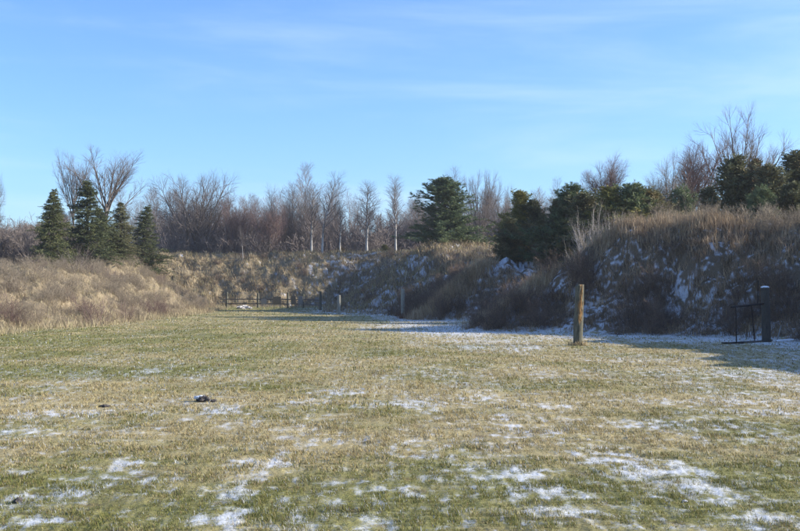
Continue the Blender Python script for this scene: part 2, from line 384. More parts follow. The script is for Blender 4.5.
def scatter_floor():
    Ps = []; Hs = []; Ws = []; Ts = []
    for d0, d1, dens, h0, w0 in [(6.4, 10, 9500, .036, .0034), (10, 15, 4600, .040, .0050), (15, 23, 1500, .046, .008), (23, 36, 520, .05, .013), (36, 60, 110, .055, .026), (60, 126, 14, .06, .06)]:
        area = 0.5 * (d1 ** 2 - d0 ** 2) * math.radians(50)
        n = int(area * dens)
        a = RNG.uniform(-math.radians(25), math.radians(25), n); d = np.sqrt(RNG.uniform(d0 ** 2, d1 ** 2, n))
        x = d * np.sin(a); y = d * np.cos(a)
        # gather the blades into tufts
        jx = np.round(x / (0.10 + .004 * d)); jy = np.round(y / (0.10 + .004 * d)); k = 0.22
        cx = (jx + _hash(jx, jy, 3) - .5) * (0.10 + .004 * d); cy = (jy + _hash(jx, jy, 4) - .5) * (0.10 + .004 * d)
        x = x * (1 - k) + cx * k; y = y * (1 - k) + cy * k
        info = floor_info(x, y); snow, green = surface(x, y, info)
        thick = 0.55 + 0.9 * fbm(x / 0.45, y / 0.45, 3, 101)
        keep = (info[0] < 0.2) & (RNG.random(n) < np.clip(1 - 0.55 * snow, 0, 1) * np.clip(thick + 0.35, 0.35, 1))
        x, y, snow, green = x[keep], y[keep], snow[keep], green[keep]; m = len(x)
        inf2 = tuple(q[keep] for q in info)
        z = height(x, y, inf2) - 0.008 + np.clip(1.2 - np.hypot(x, y) / 45, 0, 1) * 0.019 * fbm(x / 0.28, y / 0.28, 3, 91)
        Ps.append(np.stack([x, y, z], 1))
        tall = np.clip(0.8 + 1.0 * fbm(x / 0.6, y / 0.6, 2, 111), 0.4, 1.9)
        Hs.append(h0 * RNG.uniform(0.5, 1.5, m) * tall); Ws.append(w0 * RNG.uniform(0.6, 1.4, m))
        t = RNG.random(m)
        isg = t < np.clip(green * 1.05, 0.06, 0.97)
        c = np.where(isg[:, None], np.array([0.195, 0.185, 0.055]), np.array([0.385, 0.315, 0.158]))
        c = np.where((RNG.random(m) < 0.14)[:, None], np.array([0.17, 0.11, 0.05]), c)
        c = np.where((RNG.random(m) < 0.25 * isg)[:, None], np.array([0.125, 0.145, 0.038]), c)
        c = c * RNG.uniform(0.7, 1.25, m)[:, None]
        fr = (RNG.random(m) < 0.02 + 0.22 * snow)[:, None]
        c = np.where(fr, np.array([0.50, 0.52, 0.53]), c)
        Ts.append(c)
    P = np.concatenate(Ps); n = len(P)
    blades('grass', P, np.concatenate(Hs), np.concatenate(Ws), RNG.normal(0.6, 1.5, n), np.clip(RNG.normal(1.0, 0.38, n), 0, 1.5), np.concatenate(Ts), M_BLADE,
           'short winter grass of mixed straw and green blades across the field', 'grass')
scatter_floor()

def sample_berm(n, E_lo, E_hi, s0, s1, ylim, xlim):
    x = RNG.uniform(xlim[0], xlim[1], n); y = RNG.uniform(ylim[0], ylim[1], n)
    info = floor_info(x, y); sd, H, W, E = info
    k = (sd > s0 * W) & (sd < s1 * W) & (E >= E_lo) & (E <= E_hi) & (np.abs(np.arctan2(x, y)) < 0.46)
    return x[k], y[k], tuple(q[k] for q in info)

def tall_grass(name, x, y, info, tufts_n, h, w, cols, label, spread=0.16, leanm=0.45, wind=None):
    m = len(x)
    z = height(x, y, info)
    rep = tufts_n
    X = np.repeat(x, rep) + RNG.normal(0, spread, m * rep); Y = np.repeat(y, rep) + RNG.normal(0, spread, m * rep)
    Z = height(X, Y) - 0.04
    hh = np.repeat(h * RNG.uniform(0.6, 1.3, m), rep) * RNG.uniform(0.55, 1.25, m * rep)
    base = np.repeat(np.array(cols)[RNG.integers(0, len(cols), m)], rep, axis=0)
    c = base * RNG.uniform(0.7, 1.3, m * rep)[:, None]
    az = RNG.uniform(0, 6.283, m * rep)
    blades(name, np.stack([X, Y, Z], 1), hh, w * RNG.uniform(0.6, 1.4, m * rep), az, np.abs(RNG.normal(leanm, 0.3, m * rep)), c, M_STALK, label, 'dry grass', 0.7)

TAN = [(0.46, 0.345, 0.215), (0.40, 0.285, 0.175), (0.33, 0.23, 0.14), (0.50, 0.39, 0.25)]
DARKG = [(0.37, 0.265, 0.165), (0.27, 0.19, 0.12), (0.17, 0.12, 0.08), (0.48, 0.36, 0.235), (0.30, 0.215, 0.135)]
# right berm: dark tussocks on the faces, tall pale grass along the crests
x, y, inf = sample_berm(52000, 0, 10, 0.02, 0.95, (20, 78), (-2, 34))
k = fbm(x / 1.0, y / 1.0, 3, 131) + RNG.uniform(-.5, .5, len(x)) > 0.0
print('tussocks', k.sum())
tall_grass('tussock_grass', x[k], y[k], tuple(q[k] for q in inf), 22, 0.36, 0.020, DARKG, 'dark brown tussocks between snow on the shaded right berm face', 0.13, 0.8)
x, y, inf = sample_berm(21000, 0, 11, 0.62, 1.7, (22, 90), (-2, 44))
k = (RNG.random(len(x)) < 0.75) & (np.hypot(x - 6.6, (y - 69.0) * 0.7) > 1.8)
tall_grass('crest_grass', x[k], y[k], tuple(q[k] for q in inf), 18, 0.46, 0.016, [(0.37, 0.275, 0.175), (0.31, 0.225, 0.145), (0.25, 0.18, 0.115), (0.42, 0.33, 0.22)], 'tall pale dead grass along the crest of the right berm', 0.2, 0.35)
def along(line, n, spread):
    P = np.array(line, float); L_ = np.hypot(*np.diff(P, axis=0).T); c = np.concatenate([[0], np.cumsum(L_)]); t = RNG.uniform(0, c[-1], n)
    return np.interp(t, c, P[:, 0]) + RNG.normal(0, spread, n), np.interp(t, c, P[:, 1]) + RNG.normal(0, spread, n)
x, y = along([(13.5, 47), (12, 48.6), (9.7, 50.4), (7.6, 51.6), (5.6, 51.2), (4.2, 49.6)], 900, 0.75)
tall_grass('ridge_grass', x, y, floor_info(x, y), 16, 0.62, 0.016, TAN, 'tall pale dead grass sloping down the nose of the right berm', 0.22, 0.35)
x, y = along([(1.9, 67.4), (3.0, 68.0), (4.4, 69.2)], 620, 0.75)
tall_grass('mound_grass', x, y, floor_info(x, y), 16, 0.75, 0.02, TAN, 'bright tan grass crowning the mound between the slim post and the big pine', 0.25, 0.4)
x, y, inf = sample_berm(22000, 11, 15, 0.02, 1.5, (68, 150), (-48, 14))
k = fbm(x / 2.5, y / 2.5, 3, 137) + RNG.uniform(-.6, .6, len(x)) > -0.35
tall_grass('far_berm_grass', x[k], y[k], tuple(q[k] for q in inf), 16, 0.55, 0.042, [(0.40, 0.32, 0.19), (0.14, 0.105, 0.07), (0.36, 0.285, 0.165), (0.31, 0.24, 0.14), (0.24, 0.18, 0.11), (0.29, 0.26, 0.13)], 'matted olive and brown grass on the far berm', 0.6, 0.85)
x, y, inf = sample_berm(26000, 15, 20, -0.1, 1.5, (30, 130), (-52, -10))
k = fbm(x / 2.0, y / 2.0, 3, 139) + RNG.uniform(-.6, .6, len(x)) > -0.35
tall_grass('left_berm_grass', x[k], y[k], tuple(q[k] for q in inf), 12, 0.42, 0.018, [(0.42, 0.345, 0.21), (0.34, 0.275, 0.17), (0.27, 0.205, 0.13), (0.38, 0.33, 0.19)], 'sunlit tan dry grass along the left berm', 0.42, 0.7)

# ------------------------------------------------------------------ stems: tubes from line segments
def tubes(S, sides_by_r=True, minr=0.0):
    """S: (N,8) p0 p1 r0 r1 -> vertices, quads"""
    S = np.asarray(S, float)
    Vs = []; Qs = []; off = 0
    big = S[:, 6] > 0.035
    for sel, k in ((big, 7), (~big, 3)):
        s = S[sel]
        if not len(s): continue
        p0, p1 = s[:, :3], s[:, 3:6]
        d = p1 - p0; L = np.linalg.norm(d, axis=1, keepdims=True); d = d / np.maximum(L, 1e-9)
        p1 = p1 + d * np.minimum(s[:, 7:8] * 0.4, L * 0.2)
        ref = np.where(np.abs(d[:, 2:3]) > 0.9, np.array([[1.0, 0, 0]]), np.array([[0, 0, 1.0]]))
        u = np.cross(d, ref); u /= np.linalg.norm(u, axis=1, keepdims=True); v = np.cross(d, u)
        a = np.arange(k) / k * 2 * math.pi
        ring = np.cos(a)[None, :, None] * u[:, None, :] + np.sin(a)[None, :, None] * v[:, None, :]
        A = p0[:, None, :] + ring * np.maximum(s[:, 6], minr)[:, None, None]; B = p1[:, None, :] + ring * np.maximum(s[:, 7], minr * 0.7)[:, None, None]
        V = np.concatenate([A, B], 1).reshape(-1, 3)
        b = (np.arange(len(s)) * 2 * k)[:, None, None]
        i = np.arange(k); q = np.stack([i, (i + 1) % k, (i + 1) % k + k, i + k], 1)[None]
        Q = (b + q).reshape(-1, 4) + off
        Vs.append(V); Qs.append(Q); off += len(V)
    return np.concatenate(Vs), np.concatenate(Qs)

def perp(rg, d):
    v = Vector((rg.gauss(0, 1), rg.gauss(0, 1), rg.gauss(0, 1)))
    v -= d * v.dot(d)
    return v.normalized()

def bare_tree(seed, levels, trunk_dir=(0, 0, 1)):
    """levels: list of dict(n, len, ang, r, seg, up, jit, t0) per order of branching -> list of (segment, order)"""
    rg = random.Random(seed); out = []
    def grow(p, d, L, r, lv):
        q = levels[lv]; ns = q['seg']; pts = [(p.copy(), d.copy(), r)]
        r1 = r * q.get('taper', 0.35)
        for i in range(ns):
            d = (d + perp(rg, d) * q['jit'] + Vector((0, 0, 1)) * q['up'] / ns).normalized()
            p2 = p + d * (L / ns)
            ra = r + (r1 - r) * i / ns; rb = r + (r1 - r) * (i + 1) / ns
            out.append(((*p, *p2, ra, rb), lv)); p = p2; pts.append((p.copy(), d.copy(), rb))
        if lv + 1 < len(levels):
            c = levels[lv + 1]; n = c['n']; n = max(1, int(round(n * rg.uniform(0.75, 1.25))))
            az0 = rg.uniform(0, 6.283)
            for k in range(n):
                t = c['t0'] + (1 - c['t0']) * (k + rg.uniform(0.1, 0.9)) / n
                f = t * ns; i = min(int(f), ns - 1); f -= i
                pp = pts[i][0].lerp(pts[i + 1][0], f); dd = pts[i][1]; rr = pts[i][2] + (pts[i + 1][2] - pts[i][2]) * f
                ang = math.radians(rg.gauss(c['ang'], c.get('dang', 9)))
                ref = Vector((1, 0, 0)) if abs(dd.z) > 0.8 else Vector((0, 0, 1))
                u = dd.cross(ref).normalized(); v = dd.cross(u)
                az = az0 + k * 2.399 + rg.uniform(-.4, .4)
                side = u * math.cos(az) + v * math.sin(az)
                nd = (dd * math.cos(ang) + side * math.sin(ang)).normalized()
                fall = c.get('fall', 0.5)
                grow(pp, nd, c['len'] * rg.uniform(0.7, 1.2) * (1 - fall * (t - c['t0']) / max(1e-3, 1 - c['t0'])), min(rr * 0.75, c['r']), lv + 1)
    grow(Vector((0, 0, -0.4)), Vector(trunk_dir).normalized(), levels[0]['len'], levels[0]['r'], 0)
    return out

def split_segments(segs, trunk_orders):
    a = np.array([s for s, l in segs if l <= trunk_orders]); b = np.array([s for s, l in segs if l > trunk_orders])
    return a, b

def L(n, len, ang, r, seg, up, jit, t0=0.3, **k): return dict(n=n, len=len, ang=ang, r=r, seg=seg, up=up, jit=jit, t0=t0, **k)
KINDS = {
    'vase': [L(1, 3.2, 0, .26, 3, 0, .03, taper=.8), L(12, 9.6, 21, .15, 8, .2, .035, .45, fall=.1, taper=.18, dang=12), L(11, 3.4, 30, .05, 5, .4, .05, .12, taper=.3), L(9, 1.6, 30, .02, 3, .25, .06, .1), L(5, .8, 28, .012, 2, .2, .06, .2)],
    'vase_b': [L(1, 2.4, 0, .24, 3, 0, .05, taper=.85), L(13, 9.8, 18, .14, 8, .15, .04, .3, fall=.1, taper=.18, dang=12), L(11, 3.0, 28, .045, 5, .4, .05, .15, taper=.3), L(9, 1.5, 30, .02, 3, .25, .06, .1), L(5, .75, 30, .012, 2, .2, .06, .2)],
    'round': [L(1, 4.0, 0, .25, 3, 0, .04, taper=.7), L(11, 7.2, 42, .13, 7, .5, .06, .3, fall=.15, taper=.18), L(11, 3.2, 36, .045, 4, .3, .07, .15, taper=.3), L(9, 1.5, 34, .02, 3, .15, .08, .15), L(5, .8, 34, .012, 2, .1, .08, .2)],
    'slim': [L(1, 14.5, 0, .145, 12, .1, .03, taper=.1), L(34, 3.3, 32, .05, 5, .7, .08, .33, fall=.65, taper=.25), L(8, 1.4, 34, .016, 3, .35, .1, .15), L(6, .75, 32, .010, 2, .2, .1, .15)],
    'slim_b': [L(1, 14.5, 0, .165, 12, .1, .05, taper=.1), L(30, 4.2, 30, .06, 6, .6, .08, .28, fall=.6, taper=.25), L(9, 1.5, 34, .018, 3, .35, .12, .15), L(6, .8, 34, .010, 2, .2, .1, .15)],
    'fine': [L(1, 2.4, 0, .15, 3, 0, .06, taper=.8), L(10, 5.2, 28, .08, 6, .4, .08, .25, fall=.15, taper=.2), L(11, 2.4, 34, .03, 4, .35, .1, .12, taper=.3), L(10, 1.1, 36, .014, 3, .2, .1, .1), L(6, .6, 36, .009, 2, .1, .1, .15)],
    'fan': [L(1, 7.0, 0, .24, 5, 0, .025, taper=.75), L(17, 8.2, 22, .09, 7, .12, .03, .62, fall=.15, taper=.2, dang=10), L(8, 2.6, 26, .034, 4, .3, .05, .2, taper=.3), L(7, 1.3, 28, .018, 3, .25, .06, .15), L(4, .7, 28, .011, 2, .2, .06, .2)],
    'finetop': [L(1, 6.0, 0, .14, 5, 0, .04, taper=.7), L(12, 3.9, 24, .07, 5, .2, .06, .6, fall=.2, taper=.2, dang=12), L(10, 1.9, 32, .028, 4, .3, .08, .12, taper=.3), L(9, .95, 34, .014, 3, .2, .1, .1), L(6, .55, 34, .010, 2, .1, .1, .15)],
    'wood': [L(1, 13, 0, .13, 8, .1, .04, taper=.15), L(24, 3.6, 32, .045, 4, .5, .06, .18, fall=.5, taper=.3), L(9, 1.6, 34, .02, 2, .2, .06, .1), L(5, .9, 32, .012, 1, .1, .06, .15)],
    'wood_b': [L(1, 4.5, 0, .16, 4, 0, .06, taper=.7), L(8, 7.0, 26, .08, 5, .4, .07, .3, fall=.2, taper=.2), L(10, 2.4, 34, .03, 3, .3, .07, .15), L(8, 1.3, 34, .016, 1, .1, .06, .1), L(4, .8, 32, .012, 1, .1, .06, .2)],
    'shrub': [L(1, .15, 0, .02, 1, 0, 0, taper=1), L(14, 1.7, 26, .013, 5, .15, .13, .0, fall=.0, taper=.3), L(7, .7, 34, .007, 3, .2, .16, .2), L(4, .32, 36, .005, 2, .1, .16, .2)],
    'bramble': [L(1, .1, 0, .02, 1, 0, 0, taper=1), L(16, 1.5, 42, .010, 6, -.5, .16, .0, fall=.0, taper=.35), L(6, .55, 42, .006, 3, -.2, .2, .2), L(3, .28, 45, .005, 2, 0, .2, .2)],
    'whips': [L(1, .15, 0, .03, 1, 0, 0, taper=1), L(26, 2.9, 27, .014, 6, .3, .08, .0, fall=.0, taper=.3, dang=12), L(8, 1.1, 28, .009, 3, .3, .1, .25), L(4, .5, 30, .006, 2, .2, .1, .2)],
}

def seg_bounds(*arrs):
    A = np.concatenate([a[:, 3:6] for a in arrs]); return A[:, 2].max(), np.percentile(np.abs(A[:, :2]), 98)

TREE_MESH = {}
def tree_meshes(kind, seed, trunk_orders=1, minr=0.0, twig_mat=None, trunk_mat=None):
    key = (kind, seed, twig_mat.name if twig_mat else '', trunk_mat.name if trunk_mat else '')
    if key not in TREE_MESH:
        a, b = split_segments(bare_tree(seed, KINDS[kind]), trunk_orders)
        zt, rr = seg_bounds(a, b)
        ma = np_mesh('trunk', *tubes(a), smooth=True); mb = np_mesh('crown', *tubes(b, minr=minr))
        ma.materials.append(trunk_mat or M_BARK); mb.materials.append(twig_mat or M_TWIG)
        TREE_MESH[key] = (ma, mb, zt, rr)
    return TREE_MESH[key]

def at(u, d):
    return ((u - 400) / 1111 * d, d)

def top_z(v, d):
    return 1.6 + (293 - v) / 1111 * d

def place_tree(name, cat, meshes, u, d, vtop, half_px, label, group=None, rot=None, tilt=0.0, sink=0.1):
    ma, mb, zt, rr = meshes
    x, y = at(u, d); z0 = ground_z(x, y) - sink
    sz = (top_z(vtop, d) - z0) / zt
    sx = sz if half_px is None else (half_px / 1111 * d) / rr
    root = empty(name, (x, y, z0)); root.scale = (sx, sx, sz)
    root.rotation_euler = (0, tilt, rot if rot is not None else RNG.uniform(0, 6.28))
    tag(root, label, cat, group)
    t = bpy.data.objects.new('trunk', ma); COL.objects.link(t); t.parent = root
    c = bpy.data.objects.new('crown', mb); COL.objects.link(c); c.parent = root
    return root

# ------------------------------------------------------------------ evergreens
def needles(P, D, l, w, rg):
    """narrow three-cornered needle sprays at P along D"""
    n = len(P)
    r = rg.normal(size=(n, 3)); u = np.cross(D, r); u /= np.maximum(np.linalg.norm(u, axis=1, keepdims=True), 1e-6)
    V = np.stack([P - u * (w / 2)[:, None], P + u * (w / 2)[:, None], P + D * l[:, None]], 1).reshape(-1, 3)
    return V, np.arange(n * 3).reshape(-1, 3)

def evergreen(kind, seed):
    rg = np.random.default_rng(seed); segs = []; NP = []; ND = []; NL = []; NW = []
    H = 10.0
    if kind == 'spruce': R, z0, whorls, per, ang0, ang1, pw = 2.9, 0.3, 36, 8, -20, 35, 0.95
    elif kind == 'pine': R, z0, whorls, per, ang0, ang1, pw = 4.3, 0.3, 27, 9, 2, 46, 0.62
    else: R, z0, whorls, per, ang0, ang1, pw = 2.9, 0.25, 34, 9, 18, 58, 0.55
    bend = rg.normal(0, 0.12, 2)
    def axis(z): return np.array([bend[0] * (z / H) ** 2 * 2, bend[1] * (z / H) ** 2 * 2, z])
    zs = np.linspace(-0.3, H, 15)
    for a, b in zip(zs[:-1], zs[1:]):
        segs.append((*axis(a), *axis(b), 0.17 * (1 - max(a, 0) / H) + 0.012, 0.17 * (1 - b / H) + 0.012))
    lobes = rg.uniform(0.72, 1.15, 9); ph = rg.uniform(0, 6.28, 3)
    for i in range(whorls):
        f = (i + rg.uniform(-.3, .3)) / whorls; f = min(max(f, 0), 0.985)
        z = z0 + (H - z0) * f
        if kind == 'pine': prof = (1 - f) ** pw * (0.80 + 0.28 * math.sin(f * 9 + ph[0])) * (0.72 + 0.28 * min(1, f / 0.12))
        elif kind == 'spruce': prof = (1 - f) ** pw * (0.9 + 0.2 * math.sin(f * 23 + ph[0]))
        else: prof = (1 - f ** 1.7) ** 0.85 * (0.72 + 0.28 * min(1, f / 0.2)) * (0.85 + 0.24 * math.sin(f * 13 + ph[0])) + 0.05
        az0 = rg.uniform(0, 6.28)
        for k in range(per):
            if rg.random() < (0.10 if kind == 'spruce' else 0.08) + 0.25 * max(0, gnoise(np.array([az0 * 0 + k * 6.283 / per * 1.2 + seed]), np.array([f * 7.0]), seed)[0]): continue
            az = az0 + k * 6.283 / per + rg.normal(0, 0.2)
            Lb = R * prof * (rg.uniform(0.5, 1.15) if rg.random() < 0.85 else rg.uniform(1.1, 1.4)) * (0.82 + 0.2 * math.sin(az * 2 + ph[1]) + 0.12 * math.sin(az * 3 + ph[2] + z)) + 0.12
            el = math.radians(ang0 + (ang1 - ang0) * f + rg.normal(0, 13))
            hd = np.array([math.cos(az), math.sin(az), 0]); p = axis(min(z + rg.normal(0, 0.16), H - .05)); d = hd * math.cos(el) + np.array([0, 0, math.sin(el)])
            ns = 5; pts = [p]
            for s in range(ns):
                if kind == 'spruce': d = d + np.array([0, 0, -0.05 + 0.10 * s / ns]) + rg.normal(0, 0.05, 3)
                elif kind == 'pine': d = d + np.array([0, 0, 0.04]) + rg.normal(0, 0.09, 3)
                else: d = d + np.array([0, 0, 0.12]) + rg.normal(0, 0.1, 3)
                d = d / np.linalg.norm(d); p = p + d * Lb / ns; pts.append(p)
                segs.append((*pts[-2], *pts[-1], 0.028 * (1 - s / ns) * min(1, Lb) + 0.006, 0.028 * (1 - (s + 1) / ns) * min(1, Lb) + 0.005))
            pts = np.array(pts)
            # side sprays with needles
            nsp = int((Lb * (8.5 if kind == 'spruce' else 6.0 if kind == 'pine' else 8.5)) + 3)
            for q in range(nsp):
                t = (0.22 if kind != 'juniper' else 0.12) + (1 - (0.22 if kind != 'juniper' else 0.12)) * (q + rg.random()) / nsp; t = min(t, .999)
                j = int(t * ns); b0 = pts[j] + (pts[j + 1] - pts[j]) * (t * ns - j); bd = pts[j + 1] - pts[j]; bd = bd / np.linalg.norm(bd)
                sd = rg.normal(size=3); sd[2] *= (0.35 if kind == 'spruce' else 0.8); sd -= bd * sd.dot(bd) * 0.4; sd /= np.linalg.norm(sd)
                if kind == 'spruce': sdir = bd * 0.55 + sd * 0.8 + np.array([0, 0, -0.22]); sl = (0.62 * (1 - 0.55 * t) * min(1, Lb / 1.2) + 0.12) * rg.uniform(.6, 1.2); nn = 15; nl = .15; nw = .05
                elif kind == 'pine': sdir = bd * 0.7 + sd * 0.7 + np.array([0, 0, 0.25]); sl = rg.uniform(.25, .65); nn = 24; nl = .25; nw = .05
                else: sdir = bd * 0.6 + sd * 0.8 + np.array([0, 0, 0.35]); sl = rg.uniform(.2, .55); nn = 17; nl = .17; nw = .055
                sdir /= np.linalg.norm(sdir)
                segs.append((*b0, *(b0 + sdir * sl), 0.008, 0.004))
                tt = rg.uniform(0.1 if kind != 'pine' else 0.35, 1.05, nn)
                P = b0 + sdir * (sl * tt)[:, None] + rg.normal(0, 0.02, (nn, 3))
                D = sdir * rg.uniform(0.5, 1.1, nn)[:, None] + rg.normal(0, 0.55, (nn, 3)); D /= np.linalg.norm(D, axis=1, keepdims=True)
                NP.append(P); ND.append(D); NL.append(nl * rg.uniform(.7, 1.3, nn)); NW.append(nw * rg.uniform(.7, 1.3, nn))
    P = np.concatenate(NP); D = np.concatenate(ND)
    V, T = needles(P, D, np.concatenate(NL), np.concatenate(NW), rg)
    return np.array(segs), V, T

EVER = {}
def ever_meshes(kind, seed, mat):
    if (kind, seed, mat.name) not in EVER:
        if (kind, seed) not in EVER: EVER[(kind, seed)] = evergreen(kind, seed)
        segs, V, T = EVER[(kind, seed)]
        ma = np_mesh('trunk', *tubes(segs)); ma.materials.append(M_BARK_DARK)
        mb = np_mesh('crown', V, tris=T); mb.materials.append(mat)
        EVER[(kind, seed, mat.name)] = (ma, mb, V[:, 2].max(), np.percentile(np.hypot(V[:, 0], V[:, 1]), 97))
    return EVER[(kind, seed, mat.name)]

# spruces on the left berm
place_tree('spruce_tree', 'tree', ever_meshes('spruce', 1, M_SPRUCE), 51, 82, 187, 27, 'ragged dark spruce with a thin bent top at the outer end of the row', tilt=-0.03)
place_tree('spruce_tree', 'tree', ever_meshes('spruce', 2, M_SPRUCE), 87, 90, 179, 33, 'tallest dark spruce, in front of the big bare fan-shaped tree')
place_tree('spruce_tree', 'tree', ever_meshes('spruce', 7, M_JUNIPER), 121, 99, 201, 22, 'narrow spruce with a rusty dead top between the tallest spruce and the conical one')
place_tree('spruce_tree', 'tree', ever_meshes('spruce', 8, M_SPRUCE), 142, 108, 204, 27, 'neat conical dark spruce at the inner end of the spruce row', rot=2.5)
place_tree('spruce_tree', 'tree', ever_meshes('spruce', 3, M_SPRUCE), 106, 97, 207, 24, 'shorter dark spruce half hidden between the tallest and the rusty topped spruce', rot=4.0)
# pine behind the middle berm
place_tree('pine_tree', 'tree', ever_meshes('pine', 5, M_PINE), 447, 100, 174, 50, 'broad dense blue green pine standing alone behind the grassy mound')
# junipers and pines behind the right berm
RIGHT = [('juniper', 1, M_OLIVE, 521, 75, 187, 15, 'yellowish green juniper beside the gap in the berm'),
         ('juniper', 2, M_JUNIPER, 510, 72, 216, 15, 'low dark juniper in front of the yellowish green one'),
         ('juniper', 3, M_JUNIPER, 541, 74, 197, 14, 'dark bushy juniper right beside the yellowish green one'),
         ('pine', 6, M_PINE, 566, 70, 180, 34, 'dark pine with spiky top at the inner end of the crest row'),
         ('juniper', 4, M_JUNIPER, 556, 71, 197, 15, 'dark round juniper low in front of the spiky inner pine'),
         ('juniper', 1, M_JUNIPER, 589, 68, 188, 28, 'dark juniper behind the pale silvery shrub'),
         ('juniper', 2, M_OLIVE, 611, 66, 184, 28, 'olive juniper right under the small reddish bare tree'),
         ('pine', 5, M_PINE, 634, 66, 178, 34, 'dark pine with upright candles between the olive juniper and the tan thicket'),
         ('juniper', 4, M_OLIVE, 649, 68, 190, 24, 'olive juniper between the pine with candles and the grey green juniper'),
         ('juniper', 3, M_JUNIPER, 664, 66, 184, 28, 'grey green juniper half hidden by the tan thicket'),
         ('pine', 6, M_PINE, 688, 70, 182, 30, 'pine mostly hidden behind the tan thicket'),
         ('juniper', 4, M_JUNIPER, 739, 60, 152, 30, 'big rounded juniper at the foot of the tall vase-shaped tree'),
         ('juniper', 3, M_RUST, 750, 63, 153, 16, 'narrow rusty brown juniper behind the big rounded juniper'),
         ('juniper', 1, M_JUNIPER, 772, 59, 158, 26, 'pointed green juniper between the big rounded one and the frame-edge one'),
         ('juniper', 2, M_JUNIPER, 803, 60, 147, 36, 'dark juniper with rusty shoulder cut off by the frame edge'),
         ('pine', 6, M_PINE, 757, 57, 182, 32, 'low bluish pine in front of the junipers on the right berm'),
         ('juniper', 3, M_JUNIPER, 788, 58, 180, 24, 'low dense juniper filling in before the frame-edge juniper'),
         ('juniper', 2, M_JUNIPER, 713, 64, 184, 24, 'small dark juniper wedged between tan thicket and big rounded juniper')]
for kind, seed, m, u, d, v, hp, lab in RIGHT:
    place_tree('pine_tree' if kind == 'pine' else 'juniper_tree', 'tree', ever_meshes(kind, seed, m), u, d, v, hp * (1.3 if kind == 'pine' else 1.5), lab, group='evergreens behind the right berm')

# ------------------------------------------------------------------ bare trees one can tell apart
tm = tree_meshes
BARE = [('fan', 31, None, None, 104, 116, 137, 42, 'tall fan-shaped bare tree rising behind the spruces'),
        ('fan', 32, None, None, 74, 118, 146, 20, 'smaller bare tree leaning out beside the tall fan-shaped one behind the spruces'),
        ('round', 3, None, None, 194, 150, 164, 42, 'wide round-headed bare tree between spruces and far woods'),
        ('round', 4, None, None, -12, 88, 168, 18, 'bare tree whose twig tips enter at the edge beyond the left brush'),
        ('slim_b', 5, None, M_BARK_PALE, 322, 142, 167, 22, 'tallest pale-trunked poplar standing in the middle of the far berm'),
        ('slim_b', 6, None, M_BARK_PALE, 311, 144, 180, 15, 'pale poplar crowding the tallest poplar from behind'),
        ('slim', 7, None, M_BARK_PALE, 367, 142, 176, 16, 'slender pale-stemmed birch alone against the sky right of the poplars'),
        ('slim', 8, None, M_BARK_PALE, 396, 142, 170, 15, 'slender birch between the lone birch and the big pine'),
        ('slim', 9, None, None, 290, 155, 178, 13, 'thin grey tree just left of the pale poplars'),
        ('slim_b', 10, None, None, 267, 156, 180, 14, 'thin bare tree rising over the reddish thicket'),
        ('fine', 11, M_TWIG_RED, None, 270, 148, 193, 22, 'dense reddish bare tree in the middle of the far woods'),
        ('fine', 12, M_TWIG_RED, None, 236, 148, 190, 20, 'dense brownish bare tree beside the round-headed one'),
        ('slim', 13, None, M_BARK_PALE, 243, 139, 224, 6, 'broken pale trunk glowing in the sun at the wood edge'),
        ('slim', 14, None, M_BARK_PALE, 340, 143, 198, 11, 'small pale birch in the notch right of the poplars'),
        ('slim', 15, None, None, 418, 160, 188, 12, 'thin grey tree showing just left of the big pine'),
        ('vase', 16, None, None, 478, 140, 166, 22, 'grey bare tree spreading above the right shoulder of the big pine'),
        ('vase_b', 17, None, None, 505, 135, 180, 24, 'low wide grey tree between big pine and yellowish juniper'),
        ('slim', 18, None, None, 455, 150, 160, 14, 'thin bare top showing straight above the big pine'),
        ('finetop', 19, M_TWIG_RED, None, 605, 74, 146, 27, 'small reddish grey tree with fine twigs above the crest evergreens'),
        ('fan', 20, M_TWIG, None, 738, 84, 104, 46, 'tall vase-shaped bare tree, highest in the scene, above the junipers'),
        ('finetop', 21, M_TWIG_RED, None, 690, 74, 130, 36, 'reddish bare tree with tangled twigs left of the tall vase-shaped tree'),
        ('finetop', 22, M_TWIG_TAN, None, 666, 72, 146, 26, 'lower tan bare tree at the inner side of the reddish tangled one'),
        ('fan', 23, M_TWIG, None, 764, 88, 132, 22, 'thin bare tree leaning out beside the tall vase-shaped tree')]
for i, (kind, seed, tw, tr, u, d, v, hp, lab) in enumerate(BARE):
    place_tree('bare_tree', 'tree', tm(kind, seed, 1 if kind in ('vase', 'vase_b', 'round', 'fine', 'fan', 'finetop') else 0, 0.0, tw, tr), u, d, v, hp, lab, group='bare trees')

# ------------------------------------------------------------------ masses of stems: far woods, undergrowth, brush
def mass(name, protos, X, Y, S, mat, label, cat, kind='stuff', sink=0.05, zscale=None):
    """each clump turned, sized and set on the ground, all in one mesh"""
    Z = height(X, Y) - sink
    Vs = []; Qs = []; off = 0
    A = RNG.uniform(0, 6.283, len(X)); pick = RNG.integers(0, len(protos), len(X))
    for i in range(len(X)):
        V, Q = protos[pick[i]]
        c, s = math.cos(A[i]) * S[i], math.sin(A[i]) * S[i]
        zs = S[i] * (zscale[i] if zscale is not None else 1)
        W = np.empty_like(V); W[:, 0] = V[:, 0] * c - V[:, 1] * s + X[i]; W[:, 1] = V[:, 0] * s + V[:, 1] * c + Y[i]; W[:, 2] = V[:, 2] * zs + Z[i]
        Vs.append(W); Qs.append(Q + off); off += len(V)
    me = np_mesh(name, np.concatenate(Vs), quads=np.concatenate(Qs))
    return tag(link(name, me, [mat]), label, cat, kind=kind)

